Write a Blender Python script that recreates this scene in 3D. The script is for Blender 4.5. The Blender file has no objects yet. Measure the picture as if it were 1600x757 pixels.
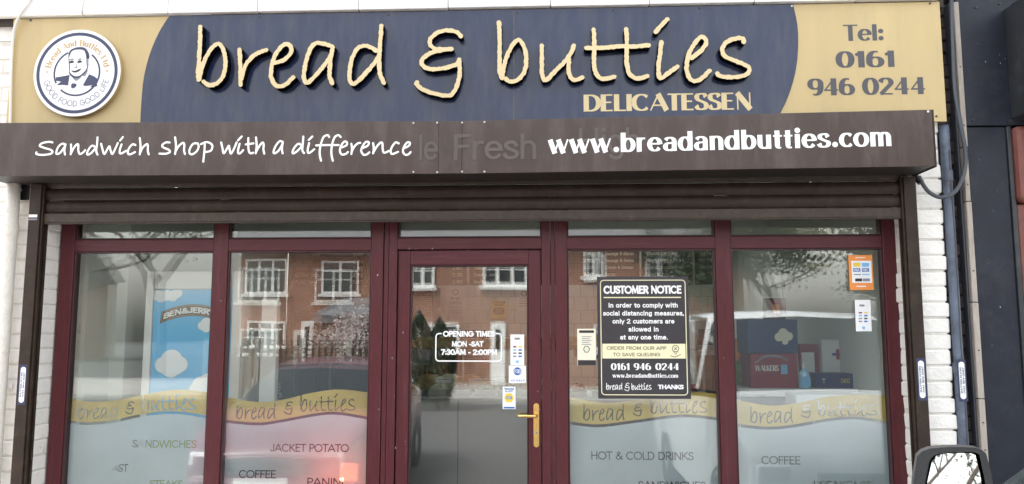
import bpy, bmesh, math, random
import numpy as np
from mathutils import Vector, Matrix
from mathutils.geometry import delaunay_2d_cdt

R = math.radians
random.seed(7)
sc = bpy.context.scene
col = sc.collection

# ------------------------------------------------------------------ camera
FPX, CX, CY = 1250.0, 800.0, 378.5           # focal length and centre, in the photograph's pixels
TILT, YAW = R(6.45), R(2.68)
CAM = Vector((0.0, -4.8, 1.55))
cd = bpy.data.cameras.new('camera'); cam = bpy.data.objects.new('camera', cd); col.objects.link(cam)
cam.location = CAM; cam.rotation_euler = (math.pi/2 + TILT, 0, YAW)
cd.sensor_width = 36.0; cd.lens = FPX/1600*36; cd.clip_start = 0.05; cd.clip_end = 500
sc.camera = cam

# ------------------------------------------------------------------ world, sun, exposure
w = bpy.data.worlds.new('World'); sc.world = w; w.use_nodes = True
nt = w.node_tree; bgn = nt.nodes['Background']
sky = nt.nodes.new('ShaderNodeTexSky'); sky.sky_type = 'NISHITA'; sky.sun_disc = False
SUN_EL, SUN_AZ = R(50), R(308)               # azimuth clockwise from +Y: high on the left, just behind the shop
sky.sun_elevation = SUN_EL; sky.sun_rotation = SUN_AZ
sky.air_density = 1.6; sky.dust_density = 4.0; sky.ozone_density = 1.0
hs = nt.nodes.new('ShaderNodeHueSaturation'); hs.inputs['Saturation'].default_value = 0.22
nt.links.new(sky.outputs[0], hs.inputs['Color']); nt.links.new(hs.outputs[0], bgn.inputs['Color'])
bgn.inputs['Strength'].default_value = 0.15
sl = bpy.data.lights.new('sun', 'SUN'); sl.energy = 1.5; sl.angle = R(24); sl.color = (1, .965, .91)
so = bpy.data.objects.new('sun', sl); col.objects.link(so)
sd = Vector((math.sin(SUN_AZ)*math.cos(SUN_EL), math.cos(SUN_AZ)*math.cos(SUN_EL), math.sin(SUN_EL)))
so.rotation_euler = sd.to_track_quat('Z', 'Y').to_euler(); so.location = sd*30
sc.view_settings.view_transform = 'Standard'; sc.view_settings.look = 'None'
sc.view_settings.exposure = 2.28; sc.view_settings.gamma = 1
sc.render.engine = 'CYCLES'
sc.cycles.use_denoising = True
sc.cycles.max_bounces = 10; sc.cycles.transparent_max_bounces = 32
sc.cycles.diffuse_bounces = 5; sc.cycles.glossy_bounces = 4; sc.cycles.transmission_bounces = 6
sc.cycles.sample_clamp_indirect = 8; sc.cycles.caustics_reflective = False

# ------------------------------------------------------------------ pixel -> place on a plane of known depth
_fw = Vector((-math.sin(YAW)*math.cos(TILT), math.cos(YAW)*math.cos(TILT), math.sin(TILT)))
_rt = Vector((math.cos(YAW), math.sin(YAW), 0)); _up = _rt.cross(_fw)
def P(px, py, Y):
    d = _fw*FPX + _rt*(px-CX) - _up*(py-CY)
    return CAM + d*((Y-CAM.y)/d.y)
def PX(px, py, Y): return P(px, py, Y).x
def PZ(px, py, Y): return P(px, py, Y).z

# ------------------------------------------------------------------ materials
MATS = {}
def node(nt, t, **k):
    n = nt.nodes.new(t)
    for a, b in k.items():
        if a in n.inputs: n.inputs[a].default_value = b
        else: setattr(n, a, b)
    return n
def mat(name, c, rough=.5, metal=0., spec=.5, var=0., vscale=6., stretch=(1,1,1), bump=0., bscale=60., coat=0., emit=None, estr=0., dirt=None, dscale=3., dlo=.5, dhi=.7):
    if name in MATS: return MATS[name]
    m = bpy.data.materials.new(name); m.use_nodes = True; nt = m.node_tree
    b = nt.nodes['Principled BSDF']
    b.inputs['Base Color'].default_value = (*c, 1); b.inputs['Roughness'].default_value = rough
    b.inputs['Metallic'].default_value = metal; b.inputs['Specular IOR Level'].default_value = spec
    b.inputs['Coat Weight'].default_value = coat; b.inputs['Coat Roughness'].default_value = .08
    tc = mp = None
    def coords():
        nonlocal tc, mp
        if mp is None:
            tc = node(nt, 'ShaderNodeNewGeometry'); mp = node(nt, 'ShaderNodeMapping'); mp.inputs['Scale'].default_value = stretch
            nt.links.new(tc.outputs['Position'], mp.inputs['Vector'])
        return mp.outputs[0]
    src = None
    if var:
        n = node(nt, 'ShaderNodeTexNoise', Scale=vscale, Detail=6., Roughness=.65); nt.links.new(coords(), n.inputs['Vector'])
        r = node(nt, 'ShaderNodeMapRange'); r.inputs['From Min'].default_value = .3; r.inputs['From Max'].default_value = .7
        r.inputs['To Min'].default_value = 1-var; r.inputs['To Max'].default_value = 1+var
        nt.links.new(n.outputs[0], r.inputs['Value'])
        v = node(nt, 'ShaderNodeVectorMath', operation='SCALE'); v.inputs[0].default_value = c
        nt.links.new(r.outputs[0], v.inputs['Scale']); src = v.outputs[0]
    if dirt:
        n = node(nt, 'ShaderNodeTexNoise', Scale=dscale, Detail=8., Roughness=.7); nt.links.new(coords(), n.inputs['Vector'])
        r = node(nt, 'ShaderNodeMapRange'); r.inputs['From Min'].default_value = dlo; r.inputs['From Max'].default_value = dhi
        nt.links.new(n.outputs[0], r.inputs['Value'])
        x = node(nt, 'ShaderNodeMix', data_type='RGBA'); x.inputs[7].default_value = (*dirt, 1)
        if src: nt.links.new(src, x.inputs[6])
        else: x.inputs[6].default_value = (*c, 1)
        nt.links.new(r.outputs[0], x.inputs[0]); src = x.outputs[2]
    if src: nt.links.new(src, b.inputs['Base Color'])
    if bump:
        n = node(nt, 'ShaderNodeTexNoise', Scale=bscale, Detail=5.); nt.links.new(coords(), n.inputs['Vector'])
        bp = node(nt, 'ShaderNodeBump', Strength=bump, Distance=.01); nt.links.new(n.outputs[0], bp.inputs['Height'])
        nt.links.new(bp.outputs[0], b.inputs['Normal'])
    if emit:
        b.inputs['Emission Color'].default_value = (*emit, 1); b.inputs['Emission Strength'].default_value = estr
    MATS[name] = m
    return m
def glass_mat(name, f0, tint):
    m = bpy.data.materials.new(name); m.use_nodes = True; nt = m.node_tree; nt.nodes.clear()
    g = node(nt, 'ShaderNodeNewGeometry'); d = node(nt, 'ShaderNodeVectorMath', operation='DOT_PRODUCT')
    nt.links.new(g.outputs['Normal'], d.inputs[0]); nt.links.new(g.outputs['Incoming'], d.inputs[1])
    a = node(nt, 'ShaderNodeMath', operation='ABSOLUTE'); nt.links.new(d.outputs['Value'], a.inputs[0])
    s = node(nt, 'ShaderNodeMath', operation='SUBTRACT'); s.inputs[0].default_value = 1; nt.links.new(a.outputs[0], s.inputs[1])
    p = node(nt, 'ShaderNodeMath', operation='POWER'); nt.links.new(s.outputs[0], p.inputs[0]); p.inputs[1].default_value = 5
    q = node(nt, 'ShaderNodeMath', operation='MULTIPLY_ADD'); nt.links.new(p.outputs[0], q.inputs[0]); q.inputs[1].default_value = 1-f0; q.inputs[2].default_value = f0
    t = node(nt, 'ShaderNodeBsdfTransparent'); t.inputs['Color'].default_value = (*tint, 1)
    gl = node(nt, 'ShaderNodeBsdfGlossy', Roughness=.0)
    n = node(nt, 'ShaderNodeTexNoise', Scale=1.1, Detail=1.); nt.links.new(g.outputs['Position'], n.inputs['Vector'])
    bp = node(nt, 'ShaderNodeBump', Strength=.05, Distance=.02); nt.links.new(n.outputs[0], bp.inputs['Height'])
    nt.links.new(bp.outputs[0], gl.inputs['Normal'])
    x = node(nt, 'ShaderNodeMixShader'); nt.links.new(q.outputs[0], x.inputs[0]); nt.links.new(t.outputs[0], x.inputs[1]); nt.links.new(gl.outputs[0], x.inputs[2])
    o = node(nt, 'ShaderNodeOutputMaterial'); nt.links.new(x.outputs[0], o.inputs[0])
    MATS[name] = m; return m
def film_mat(name, dc, tc, trans, rough=.4, clear=0.):
    m = bpy.data.materials.new(name); m.use_nodes = True; nt = m.node_tree; nt.nodes.clear()
    d = node(nt, 'ShaderNodeBsdfDiffuse'); d.inputs['Color'].default_value = (*dc, 1)
    g = node(nt, 'ShaderNodeNewGeometry'); nz_ = node(nt, 'ShaderNodeTexNoise', Scale=2.6, Detail=7., Roughness=.62); nt.links.new(g.outputs['Position'], nz_.inputs['Vector'])
    mr_ = node(nt, 'ShaderNodeMapRange'); mr_.inputs['From Min'].default_value = .3; mr_.inputs['From Max'].default_value = .7; mr_.inputs['To Min'].default_value = .84; mr_.inputs['To Max'].default_value = 1.1; nt.links.new(nz_.outputs[0], mr_.inputs['Value'])
    vs_ = node(nt, 'ShaderNodeVectorMath', operation='SCALE'); vs_.inputs[0].default_value = dc; nt.links.new(mr_.outputs[0], vs_.inputs['Scale']); nt.links.new(vs_.outputs[0], d.inputs['Color'])
    t = node(nt, 'ShaderNodeBsdfTranslucent'); t.inputs['Color'].default_value = (*tc, 1)
    x = node(nt, 'ShaderNodeMixShader'); x.inputs[0].default_value = trans
    nt.links.new(d.outputs[0], x.inputs[1]); nt.links.new(t.outputs[0], x.inputs[2])
    f = node(nt, 'ShaderNodeBsdfTransparent'); f.inputs['Color'].default_value = (.9, .95, .95, 1)
    y = node(nt, 'ShaderNodeMixShader'); y.inputs[0].default_value = clear
    nt.links.new(x.outputs[0], y.inputs[1]); nt.links.new(f.outputs[0], y.inputs[2])
    o = node(nt, 'ShaderNodeOutputMaterial'); nt.links.new(y.outputs[0], o.inputs[0])
    MATS[name] = m; return m
def brick_mat(name, c1, c2, mortar, scale=(1,1,1), bw=.225, rh=.075, msz=.01, rough=.85):
    m = bpy.data.materials.new(name); m.use_nodes = True; nt = m.node_tree; b = nt.nodes['Principled BSDF']
    g = node(nt, 'ShaderNodeTexCoord'); sp = node(nt, 'ShaderNodeSeparateXYZ'); cb = node(nt, 'ShaderNodeCombineXYZ')
    nt.links.new(g.outputs['Object'], sp.inputs[0])
    ad = node(nt, 'ShaderNodeMath', operation='ADD'); nt.links.new(sp.outputs[0], ad.inputs[0]); nt.links.new(sp.outputs[1], ad.inputs[1])
    nt.links.new(ad.outputs[0], cb.inputs[0]); nt.links.new(sp.outputs[2], cb.inputs[1])
    t = node(nt, 'ShaderNodeTexBrick', Scale=1.); t.inputs['Brick Width'].default_value = bw; t.inputs['Row Height'].default_value = rh
    t.inputs['Mortar Size'].default_value = msz; t.inputs['Color1'].default_value = (*c1, 1); t.inputs['Color2'].default_value = (*c2, 1); t.inputs['Mortar'].default_value = (*mortar, 1)
    nt.links.new(cb.outputs[0], t.inputs['Vector'])
    n = node(nt, 'ShaderNodeTexNoise', Scale=1.2, Detail=6.); nt.links.new(g.outputs['Object'], n.inputs['Vector'])
    mr = node(nt, 'ShaderNodeMapRange'); mr.inputs['To Min'].default_value = .75; mr.inputs['To Max'].default_value = 1.25; nt.links.new(n.outputs[0], mr.inputs[0])
    v = node(nt, 'ShaderNodeVectorMath', operation='SCALE'); nt.links.new(t.outputs['Color'], v.inputs[0]); nt.links.new(mr.outputs[0], v.inputs['Scale'])
    nt.links.new(v.outputs[0], b.inputs['Base Color']); b.inputs['Roughness'].default_value = rough
    bp = node(nt, 'ShaderNodeBump', Strength=.5, Distance=.01, invert=True); nt.links.new(t.outputs['Fac'], bp.inputs['Height']); nt.links.new(bp.outputs[0], b.inputs['Normal'])
    MATS[name] = m; return m

M = dict(
 upvc = mat('rosewood_upvc', (.080,.017,.021), .36, var=.28, vscale=9, stretch=(14,14,.9), bump=.05, bscale=30, spec=.32, dirt=(.12,.055,.055), dscale=1.3, dlo=.55, dhi=.85),
 upvc_h = mat('rosewood_upvc_rail', (.080,.017,.021), .36, var=.28, vscale=9, stretch=(.9,14,14), bump=.05, bscale=30, spec=.32, dirt=(.12,.055,.055), dscale=1.3, dlo=.55, dhi=.85),
 bead = mat('rosewood_bead', (.040,.011,.014), .4, var=.2, vscale=9),
 gasket = mat('black_gasket', (.012,.012,.012), .6),
 wbrick = mat('white_painted_brick', (.85,.825,.775), .62, var=.05, vscale=14, bump=.45, bscale=55, dirt=(.42,.38,.32), dscale=9, dlo=.62, dhi=.80),
 mortar = mat('white_painted_mortar', (.70,.67,.61), .8, var=.08, vscale=20, bump=.5, bscale=70, dirt=(.36,.32,.26), dscale=12, dlo=.6, dhi=.8),
 lintel = mat('white_painted_stone', (.85,.835,.81), .6, var=.03, vscale=8, bump=.2, bscale=50, dirt=(.6,.57,.52), dscale=5, dlo=.6, dhi=.85),
 gold = mat('gold_acrylic', (.52,.40,.20), .38, spec=.35, var=.05, vscale=1.5, stretch=(4,1,.7), bump=.01, bscale=3, dirt=(.42,.335,.18), dscale=2.2, dlo=.5, dhi=.9),
 navy = mat('navy_acrylic', (.016,.025,.066), .18, spec=.45, var=.15, vscale=3, stretch=(3,1,.6), dirt=(.050,.056,.080), dscale=5, dlo=.42, dhi=.80),
 cream = mat('cream_letter_face', (.66,.53,.30), .5, var=.04, vscale=20),
 ret = mat('matt_black_return', (.004,.004,.004), 1., spec=.05),
 black = mat('black_plastic', (.010,.010,.011), .45),
 brown = mat('brown_powder_coat', (.050,.030,.024), .25, spec=.42, var=.14, vscale=2.5, bump=.012, bscale=5, dirt=(.078,.056,.049), dscale=2.6, dlo=.46, dhi=.64, stretch=(2.6,1,.7)),
 brown_d = mat('dark_brown_metal', (.030,.019,.0135), .42, spec=.25, var=.3, vscale=5, bump=.06, bscale=4, dirt=(.062,.045,.032), dscale=16, dlo=.5, dhi=.8),
 bar = mat('weathered_brown_metal', (.047,.033,.024), .45, spec=.35, var=.25, vscale=30, dirt=(.085,.066,.047), dscale=22, dlo=.5, dhi=.75),
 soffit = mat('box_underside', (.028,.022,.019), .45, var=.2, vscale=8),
 white = mat('white_vinyl', (.86,.86,.85), .5),
 offw = mat('offwhite_plastic', (.74,.735,.71), .4, var=.04),
 ghost = mat('faded_lettering', (.064,.044,.038), .35, spec=.7, var=.25, vscale=4),
 greyl = mat('slate_blue_lettering', (.06,.058,.07), .35, var=.06),
 print_navy = mat('navy_print', (.03,.035,.09), .4),
 print_tan = mat('tan_print', (.50,.34,.15), .5),
 print_grey = mat('grey_print', (.24,.24,.29), .5),
 print_black = mat('black_print', (.02,.02,.023), .5),
 notice = mat('charcoal_notice', (.034,.032,.038), .35, var=.05),
 ncream = mat('cream_print', (.82,.76,.50), .5),
 brass = mat('polished_brass', (.80,.55,.20), .22, metal=1, var=.08, vscale=30),
 steel = mat('brushed_steel', (.42,.43,.43), .38, metal=.6, var=.1, vscale=20, stretch=(1,1,20)),
 screw = mat('zinc_screw', (.55,.55,.54), .45, metal=.6),
 rust = mat('dark_screw', (.05,.04,.035), .6),
 bluepipe = mat('blue_grey_pipe', (.11,.135,.185), .42, var=.2, vscale=10, dirt=(.04,.045,.06), dscale=9, dlo=.5, dhi=.75),
 cable = mat('grey_cable', (.055,.062,.075), .5),
 wcable = mat('white_cable', (.70,.68,.63), .5, var=.06),
 nbrick = mat('sooty_brick', (.045,.032,.028), .8, var=.4, vscale=10, bump=.6, dirt=(.22,.085,.05), dscale=6, dlo=.58, dhi=.70),
 npanel = mat('navy_black_panel', (.013,.016,.026), .45, spec=.3, var=.25, vscale=7, dirt=(.036,.038,.045), dscale=5, dlo=.5, dhi=.8, bump=.05, bscale=120),
 nblack = mat('black_sign_box', (.022,.024,.028), .4, var=.15, dirt=(.045,.048,.05), dscale=5),
 batten = mat('weathered_batten', (.38,.335,.29), .7, var=.18, vscale=18, stretch=(3,3,.5), bump=.3, dirt=(.2,.15,.11), dscale=10, dlo=.58, dhi=.78),
 redb = mat('red_brown_paint', (.165,.052,.04), .55, var=.15, vscale=10, dirt=(.11,.05,.042), dscale=8),
 tarmac = mat('tarmac', (.075,.075,.076), .9, var=.2, vscale=30, bump=.4, bscale=90),
 paving = mat('paving_flag', (.36,.35,.33), .85, var=.12, vscale=9, bump=.3, bscale=60),
 kerb = mat('kerb_stone', (.30,.29,.27), .85, var=.12),
 plaster = mat('pale_plaster', (.70,.73,.68), .8, var=.03, vscale=4),
 ceil = mat('ceiling_white', (.75,.78,.73), .8),
 floor_t = mat('floor_vinyl', (.30,.29,.27), .45, var=.1),
 rubber = mat('tyre_rubber', (.02,.02,.02), .8),
 carglass = mat('car_glass', (.018,.024,.028), .04, spec=.9),
 chrome = mat('mirror_silver', (.86,.88,.88), .015, metal=1),
 red_car = mat('dark_red_car_paint', (.12,.012,.034), .3, coat=.35, spec=.5),
 van_paint = mat('silver_white_van_paint', (.74,.755,.77), .25, coat=.8),
 trim = mat('grained_black_plastic', (.028,.029,.031), .55, bump=.25, bscale=260),
 lamp_glass = mat('headlight_glass', (.55,.57,.6), .12, coat=1),
 slate = mat('roof_slate', (.14,.14,.15), .7, var=.3, vscale=4, bump=.5, bscale=14, stretch=(1,1,3)),
 wframe = mat('white_window_upvc', (.80,.80,.79), .4),
 winglass = mat('house_window_glass', (.025,.03,.032), .05, spec=.9),
 concrete = mat('fence_concrete', (.40,.38,.34), .8, var=.1),
 fence = mat('fence_timber', (.085,.06,.045), .8, var=.3, vscale=6, stretch=(8,8,1)),
 bark = mat('bark', (.09,.072,.058), .9, var=.25),
 leaf = mat('spring_leaf', (.16,.17,.09), .7, var=.4, vscale=2),
 leafd = mat('evergreen_leaf', (.035,.055,.028), .7, var=.4, vscale=2),
 blossom = mat('pale_blossom', (.62,.52,.50), .8, var=.2),
 menu = mat('menu_board', (.018,.017,.017), .35),
 menu_txt = mat('menu_lettering', (.60,.54,.42), .5),
 sky_blue = mat('poster_blue', (.11,.50,.86), .35, var=.06, vscale=2),
 sky_blue2 = mat('poster_top_blue', (.09,.27,.57), .35),
 cloud = mat('poster_cloud', (.88,.90,.92), .4),
 pbrown = mat('poster_brown', (.10,.05,.03), .4),
 green = mat('poster_green', (.30,.45,.08), .4, var=.2, vscale=6),
 orange = mat('orange_paper', (.80,.27,.055), .5),
 yellow = mat('yellow_paper', (.78,.55,.06), .5),
 lblue = mat('light_blue_print', (.20,.47,.75), .4),
 mblue = mat('mid_blue_print', (.03,.12,.42), .4),
 royal = mat('royal_blue_carton', (.016,.04,.14), .4, var=.06),
 crimson = mat('crimson_carton', (.26,.022,.04), .4, var=.06),
 paper = mat('white_paper', (.82,.83,.83), .6),
 cpaper = mat('cream_paper', (.78,.75,.60), .6),
 bread = mat('bread_crust', (.42,.24,.09), .7, var=.3, vscale=20, bump=.3),
 salad = mat('salad_green', (.12,.20,.05), .6, var=.3, vscale=25),
 clearp = mat('clear_plastic_blue', (.35,.6,.8), .15, coat=1),
 heat = mat('red_heat_lamp', (.8,.08,.03), .4, emit=(1,.13,.05), estr=14.0),
 ndark = mat('dark_equipment', (.03,.03,.032), .4, var=.2),
 timber = mat('shelf_timber', (.23,.15,.09), .6, var=.2, vscale=5),
)
glass_mat('window_glass', .078, (.982,.995,.988)); M['glass'] = MATS['window_glass']
glass_mat('display_glass', .04, (.97,.99,.98)); M['dglass'] = MATS['display_glass']
film_mat('frosted_film', (.62,.68,.73), (.68,.74,.78), .34, clear=.02); M['frost'] = MATS['frosted_film']
film_mat('gold_film', (.64,.46,.13), (.62,.45,.14), .22); M['goldfilm'] = MATS['gold_film']
brick_mat('house_brick', (.31,.115,.062), (.235,.09,.055), (.32,.28,.23)); M['hbrick'] = MATS['house_brick']
brick_mat('white_wall_tile', (.72,.72,.68), (.70,.70,.66), (.55,.55,.50), bw=.15, rh=.15, msz=.006, rough=.25); M['tile'] = MATS['white_wall_tile']

# ------------------------------------------------------------------ object helpers
def link(o, parent=None):
    col.objects.link(o)
    if parent: o.parent = parent
    return o
def tag(o, label=None, cat=None, group=None, kind=None):
    if label: o['label'] = label
    if cat: o['category'] = cat
    if group: o['group'] = group
    if kind: o['kind'] = kind
    return o
def thing(name, label, cat, loc=(0,0,0), group=None, rz=0.):
    o = bpy.data.objects.new(name, None); o.location = loc; o.rotation_euler = (0,0,rz); o.empty_display_size = .1
    return tag(link(o), label, cat, group)
def copy_tree(o, parent=None):
    c = o.copy(); col.objects.link(c); c.parent = parent
    for ch in [k for k in o.children]: copy_tree(ch, c)
    return c

class MB:
    def __init__(s): s.v = []; s.f = []; s.m = []
    def add(s, vs, fs, mi=0):
        n = len(s.v); s.v += [tuple(v) for v in vs]; s.f += [tuple(i+n for i in f) for f in fs]; s.m += [mi]*len(fs); return s
    def box(s, x0, x1, y0, y1, z0, z1, mi=0):
        return s.hexa([(x0,y0,z0),(x1,y0,z0),(x1,y1,z0),(x0,y1,z0)], [(x0,y0,z1),(x1,y0,z1),(x1,y1,z1),(x0,y1,z1)], mi)
    def hexa(s, b, t, mi=0):
        return s.add(list(b)+list(t), [(3,2,1,0),(4,5,6,7),(0,1,5,4),(1,2,6,5),(2,3,7,6),(3,0,4,7)], mi)
    def prism(s, pts, y0, y1, mi=0, mside=None):       # outline in (x, z), counter-clockwise seen from the street
        n = len(pts); vs = [(x,y0,z) for x,z in pts]+[(x,y1,z) for x,z in pts]
        s.add(vs, [tuple(range(n)), tuple(range(2*n-1, n-1, -1))], mi)
        return s.add(vs, [(i, i+n, (i+1)%n+n, (i+1)%n) for i in range(n)], mi if mside is None else mside)
    def tube(s, path, r, seg=10, mi=0, cap=True):
        path = [Vector(p) for p in path]; n = len(path); rs = r if isinstance(r, (list,tuple)) else [r]*n
        ref = Vector((0,0,1)); t0 = (path[1]-path[0]).normalized()
        if abs(t0.dot(ref)) > .9: ref = Vector((1,0,0))
        vs = []
        for i, p in enumerate(path):
            t = (path[min(i+1,n-1)]-path[max(i-1,0)]).normalized()
            a = t.cross(ref).normalized(); b = t.cross(a).normalized(); ref = -b if False else ref
            for k in range(seg):
                q = 2*math.pi*k/seg; vs.append(p + a*(math.cos(q)*rs[i]) + b*(math.sin(q)*rs[i]))
        fs = [(i*seg+k, i*seg+(k+1)%seg, (i+1)*seg+(k+1)%seg, (i+1)*seg+k) for i in range(n-1) for k in range(seg)]
        if cap: fs += [tuple(range(seg-1,-1,-1)), tuple((n-1)*seg+k for k in range(seg))]
        return s.add(vs, fs, mi)
    def disc(s, cx, cz, r, y0, y1, seg=40, mi=0, mside=None):
        return s.prism([(cx+r*math.cos(2*math.pi*k/seg), cz+r*math.sin(2*math.pi*k/seg)) for k in range(seg)], y0, y1, mi, mside)
    def lathe(s, prof, c=(0,0,0), seg=20, mi=0):        # profile (radius, z)
        n = len(prof)
        vs = [(c[0]+r*math.cos(2*math.pi*k/seg), c[1]+r*math.sin(2*math.pi*k/seg), c[2]+z) for r, z in prof for k in range(seg)]
        fs = [(i*seg+k, i*seg+(k+1)%seg, (i+1)*seg+(k+1)%seg, (i+1)*seg+k) for i in range(n-1) for k in range(seg)]
        return s.add(vs, fs, mi)
    def build(s, name, mats, parent=None, bevel=0., smooth=False, seg=2, fix=True):
        me = bpy.data.meshes.new(name); me.from_pydata(s.v, [], s.f)
        for m in (mats if isinstance(mats, (list,tuple)) else [mats]): me.materials.append(m)
        me.polygons.foreach_set('material_index', s.m)
        if smooth: me.polygons.foreach_set('use_smooth', [True]*len(me.polygons))
        me.update()
        if fix:
            bm = bmesh.new(); bm.from_mesh(me); bmesh.ops.recalc_face_normals(bm, faces=bm.faces); bm.to_mesh(me); bm.free()
        o = link(bpy.data.objects.new(name, me), parent)
        if bevel:
            b = o.modifiers.new('bevel', 'BEVEL'); b.width = bevel; b.segments = seg; b.limit_method = 'ANGLE'; b.angle_limit = R(40)
        return o
def boxobj(name, m, x0, x1, y0, y1, z0, z1, parent=None, bevel=.003):
    return MB().box(min(x0,x1), max(x0,x1), min(y0,y1), max(y0,y1), min(z0,z1), max(z0,z1)).build(name, m, parent, bevel)
def pxbox(name, m, px0, py0, px1, py1, Y, depth, parent=None, bevel=.003):      # upright box whose front at depth Y spans these pixels
    c = (py0+py1)/2; d = (px0+px1)/2
    return boxobj(name, m, PX(px0,c,Y), PX(px1,c,Y), Y, Y+depth, PZ(d,py1,Y), PZ(d,py0,Y), parent, bevel)

# ------------------------------------------------------------------ lettering: skeleton alphabet, pen strokes, clean union
def catmull(p, n=8):
    if len(p) < 3: return list(p)
    q = [p[0]]+list(p)+[p[-1]]; out = []
    for i in range(1, len(q)-2):
        a,b,c,d = q[i-1],q[i],q[i+1],q[i+2]
        for k in range(n):
            t = k/n
            out.append(tuple(.5*((2*b[j])+(-a[j]+c[j])*t+(2*a[j]-5*b[j]+4*c[j]-d[j])*t*t+(-a[j]+3*b[j]-3*c[j]+d[j])*t**3) for j in (0,1)))
    out.append(tuple(p[-1])); return out
def arc(cx, cy, rx, ry, a0, a1, n=None):
    n = n or max(4, int(abs(a1-a0)/12))
    return [(cx+rx*math.cos(R(a0+(a1-a0)*k/n)), cy+ry*math.sin(R(a0+(a1-a0)*k/n))) for k in range(n+1)]
def path(*seg):
    o = []
    for s in seg:
        if isinstance(s, list): o += s
        else: o.append(s)
    r = [o[0]]
    for p in o[1:]:
        if math.hypot(p[0]-r[-1][0], p[1]-r[-1][1]) > 1e-4: r.append(p)
    return r
def ribbon(pts, wf, rough=0., rnd=None, ext=0., caps=False):
    """quads covering a pen stroke"""
    pts = [Vector(p) for p in pts]; n = len(pts)
    if ext:
        pts[0] = pts[0]+(pts[0]-pts[1]).normalized()*ext; pts[-1] = pts[-1]+(pts[-1]-pts[-2]).normalized()*ext
    closed = (pts[0]-pts[-1]).length < 1e-3 and n > 4
    Ls, Rs = [], []
    for i, p in enumerate(pts):
        a = pts[i-1] if i else (pts[-2] if closed else pts[0]); b = pts[i+1] if i < n-1 else (pts[1] if closed else pts[-1])
        t = (b-a).normalized(); nn = Vector((-t.y, t.x)); h = wf(t)/2
        j1 = 1+(rnd.uniform(-rough, rough) if rnd else 0); j2 = 1+(rnd.uniform(-rough, rough) if rnd else 0)
        Ls.append(p+nn*h*j1); Rs.append(p-nn*h*j2)
    out = [[tuple(Rs[i]), tuple(Rs[i+1]), tuple(Ls[i+1]), tuple(Ls[i])] for i in range(n-1)]
    if caps:
        for p, t in ((pts[0], pts[1]-pts[0]), (pts[-1], pts[-1]-pts[-2])):
            h = wf(t.normalized())/2
            out.append([(p.x+h*math.cos(2*math.pi*k/12)*(1+(rnd.uniform(-rough,rough) if rnd else 0)), p.y+h*math.sin(2*math.pi*k/12)) for k in range(12)])
    return out
def area2(p): return sum(p[i][0]*p[(i+1)%len(p)][1]-p[(i+1)%len(p)][0]*p[i][1] for i in range(len(p)))
def union(polys, base=None, eps=1e-7):
    """triangles covering the union of polys (or base minus polys)"""
    vs, fs = [], []
    allp = ([base] if base else [])+polys
    xs = [q[0] for p in allp for q in p]; ys = [q[1] for p in allp for q in p]
    ox, oy = (min(xs)+max(xs))/2, (min(ys)+max(ys))/2; k = 1/max(max(xs)-min(xs), max(ys)-min(ys))
    for p in allp:
        if area2(p) < 0: p = p[::-1]
        n = len(vs); vs += [Vector(((q[0]-ox)*k, (q[1]-oy)*k)) for q in p]; fs.append(list(range(n, n+len(p))))
    eds = [(f[i], f[(i+1) % len(f)]) for f in fs for i in range(len(f))]
    r = delaunay_2d_cdt(vs, eds, [], 0, 2e-5)
    ov = [(v.x/k+ox, v.y/k+oy) for v in r[0]]; tri = [list(f) for f in r[2] if len(f) == 3]
    ca = np.array([[sum(ov[i][j] for i in f)/3 for j in (0, 1)] for f in tri])
    def inside(p):
        p = np.array(p); idx = np.nonzero((ca[:,0] >= p[:,0].min()) & (ca[:,0] <= p[:,0].max()) & (ca[:,1] >= p[:,1].min()) & (ca[:,1] <= p[:,1].max()))[0]
        c = ca[idx]; r_ = np.zeros(len(idx), bool)
        for i in range(len(p)):
            x0, y0 = p[i]; x1, y1 = p[(i+1) % len(p)]
            if y0 == y1: continue
            r_ ^= ((y0 > c[:,1]) != (y1 > c[:,1])) & (c[:,0] < (x1-x0)*(c[:,1]-y0)/(y1-y0)+x0)
        return idx[r_]
    hit = np.zeros(len(tri), bool)
    for p in polys: hit[inside(p)] = True
    if base:
        inb = np.zeros(len(tri), bool); inb[inside(base)] = True; hit = inb & ~hit
    out = [f for f, h in zip(tri, hit) if h]
    used = sorted({i for f in out for i in f}); mp = {i: k for k, i in enumerate(used)}
    V = [ov[i] for i in used]; F = []
    for f in out:
        g = [mp[i] for i in f]
        if area2([V[i] for i in g]) < 0: g = g[::-1]
        F.append(g)
    return V, F

S = {}
def G(ch, adv, *st): S[ch] = (adv, st)
def C(cx, cy, rx, ry): return arc(cx, cy, rx, ry, 90, 450, 28)
G('A', .86, ([(0,0),(.40,1)],'t'), ([(.40,1),(.80,0)],'k'), [(.17,.3),(.63,.3)])
G('B', .72, [(.1,0),(.1,1)], path((.1,1),arc(.36,.76,.24,.24,90,-90),(.1,.52)), path((.1,.52),arc(.38,.26,.27,.26,90,-90),(.1,0)))
G('C', .86, arc(.44,.5,.40,.5,48,312))
G('D', .84, [(.1,0),(.1,1)], path((.1,1),arc(.32,.5,.42,.5,90,-90),(.1,0)))
G('E', .64, [(.1,0),(.1,1)], [(.1,1),(.54,1)], [(.1,.53),(.48,.53)], [(.1,0),(.55,0)])
G('F', .60, [(.1,0),(.1,1)], [(.1,1),(.54,1)], [(.1,.53),(.48,.53)])
G('G', .94, path(arc(.46,.5,.42,.5,45,360)), [(.88,.47),(.5,.47)])
G('H', .82, [(.1,0),(.1,1)], [(.68,0),(.68,1)], [(.1,.52),(.68,.52)])
G('I', .28, [(.12,0),(.12,1)])
G('J', .54, path((.40,1),(.40,.25),arc(.22,.25,.18,.25,0,-165)))
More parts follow.
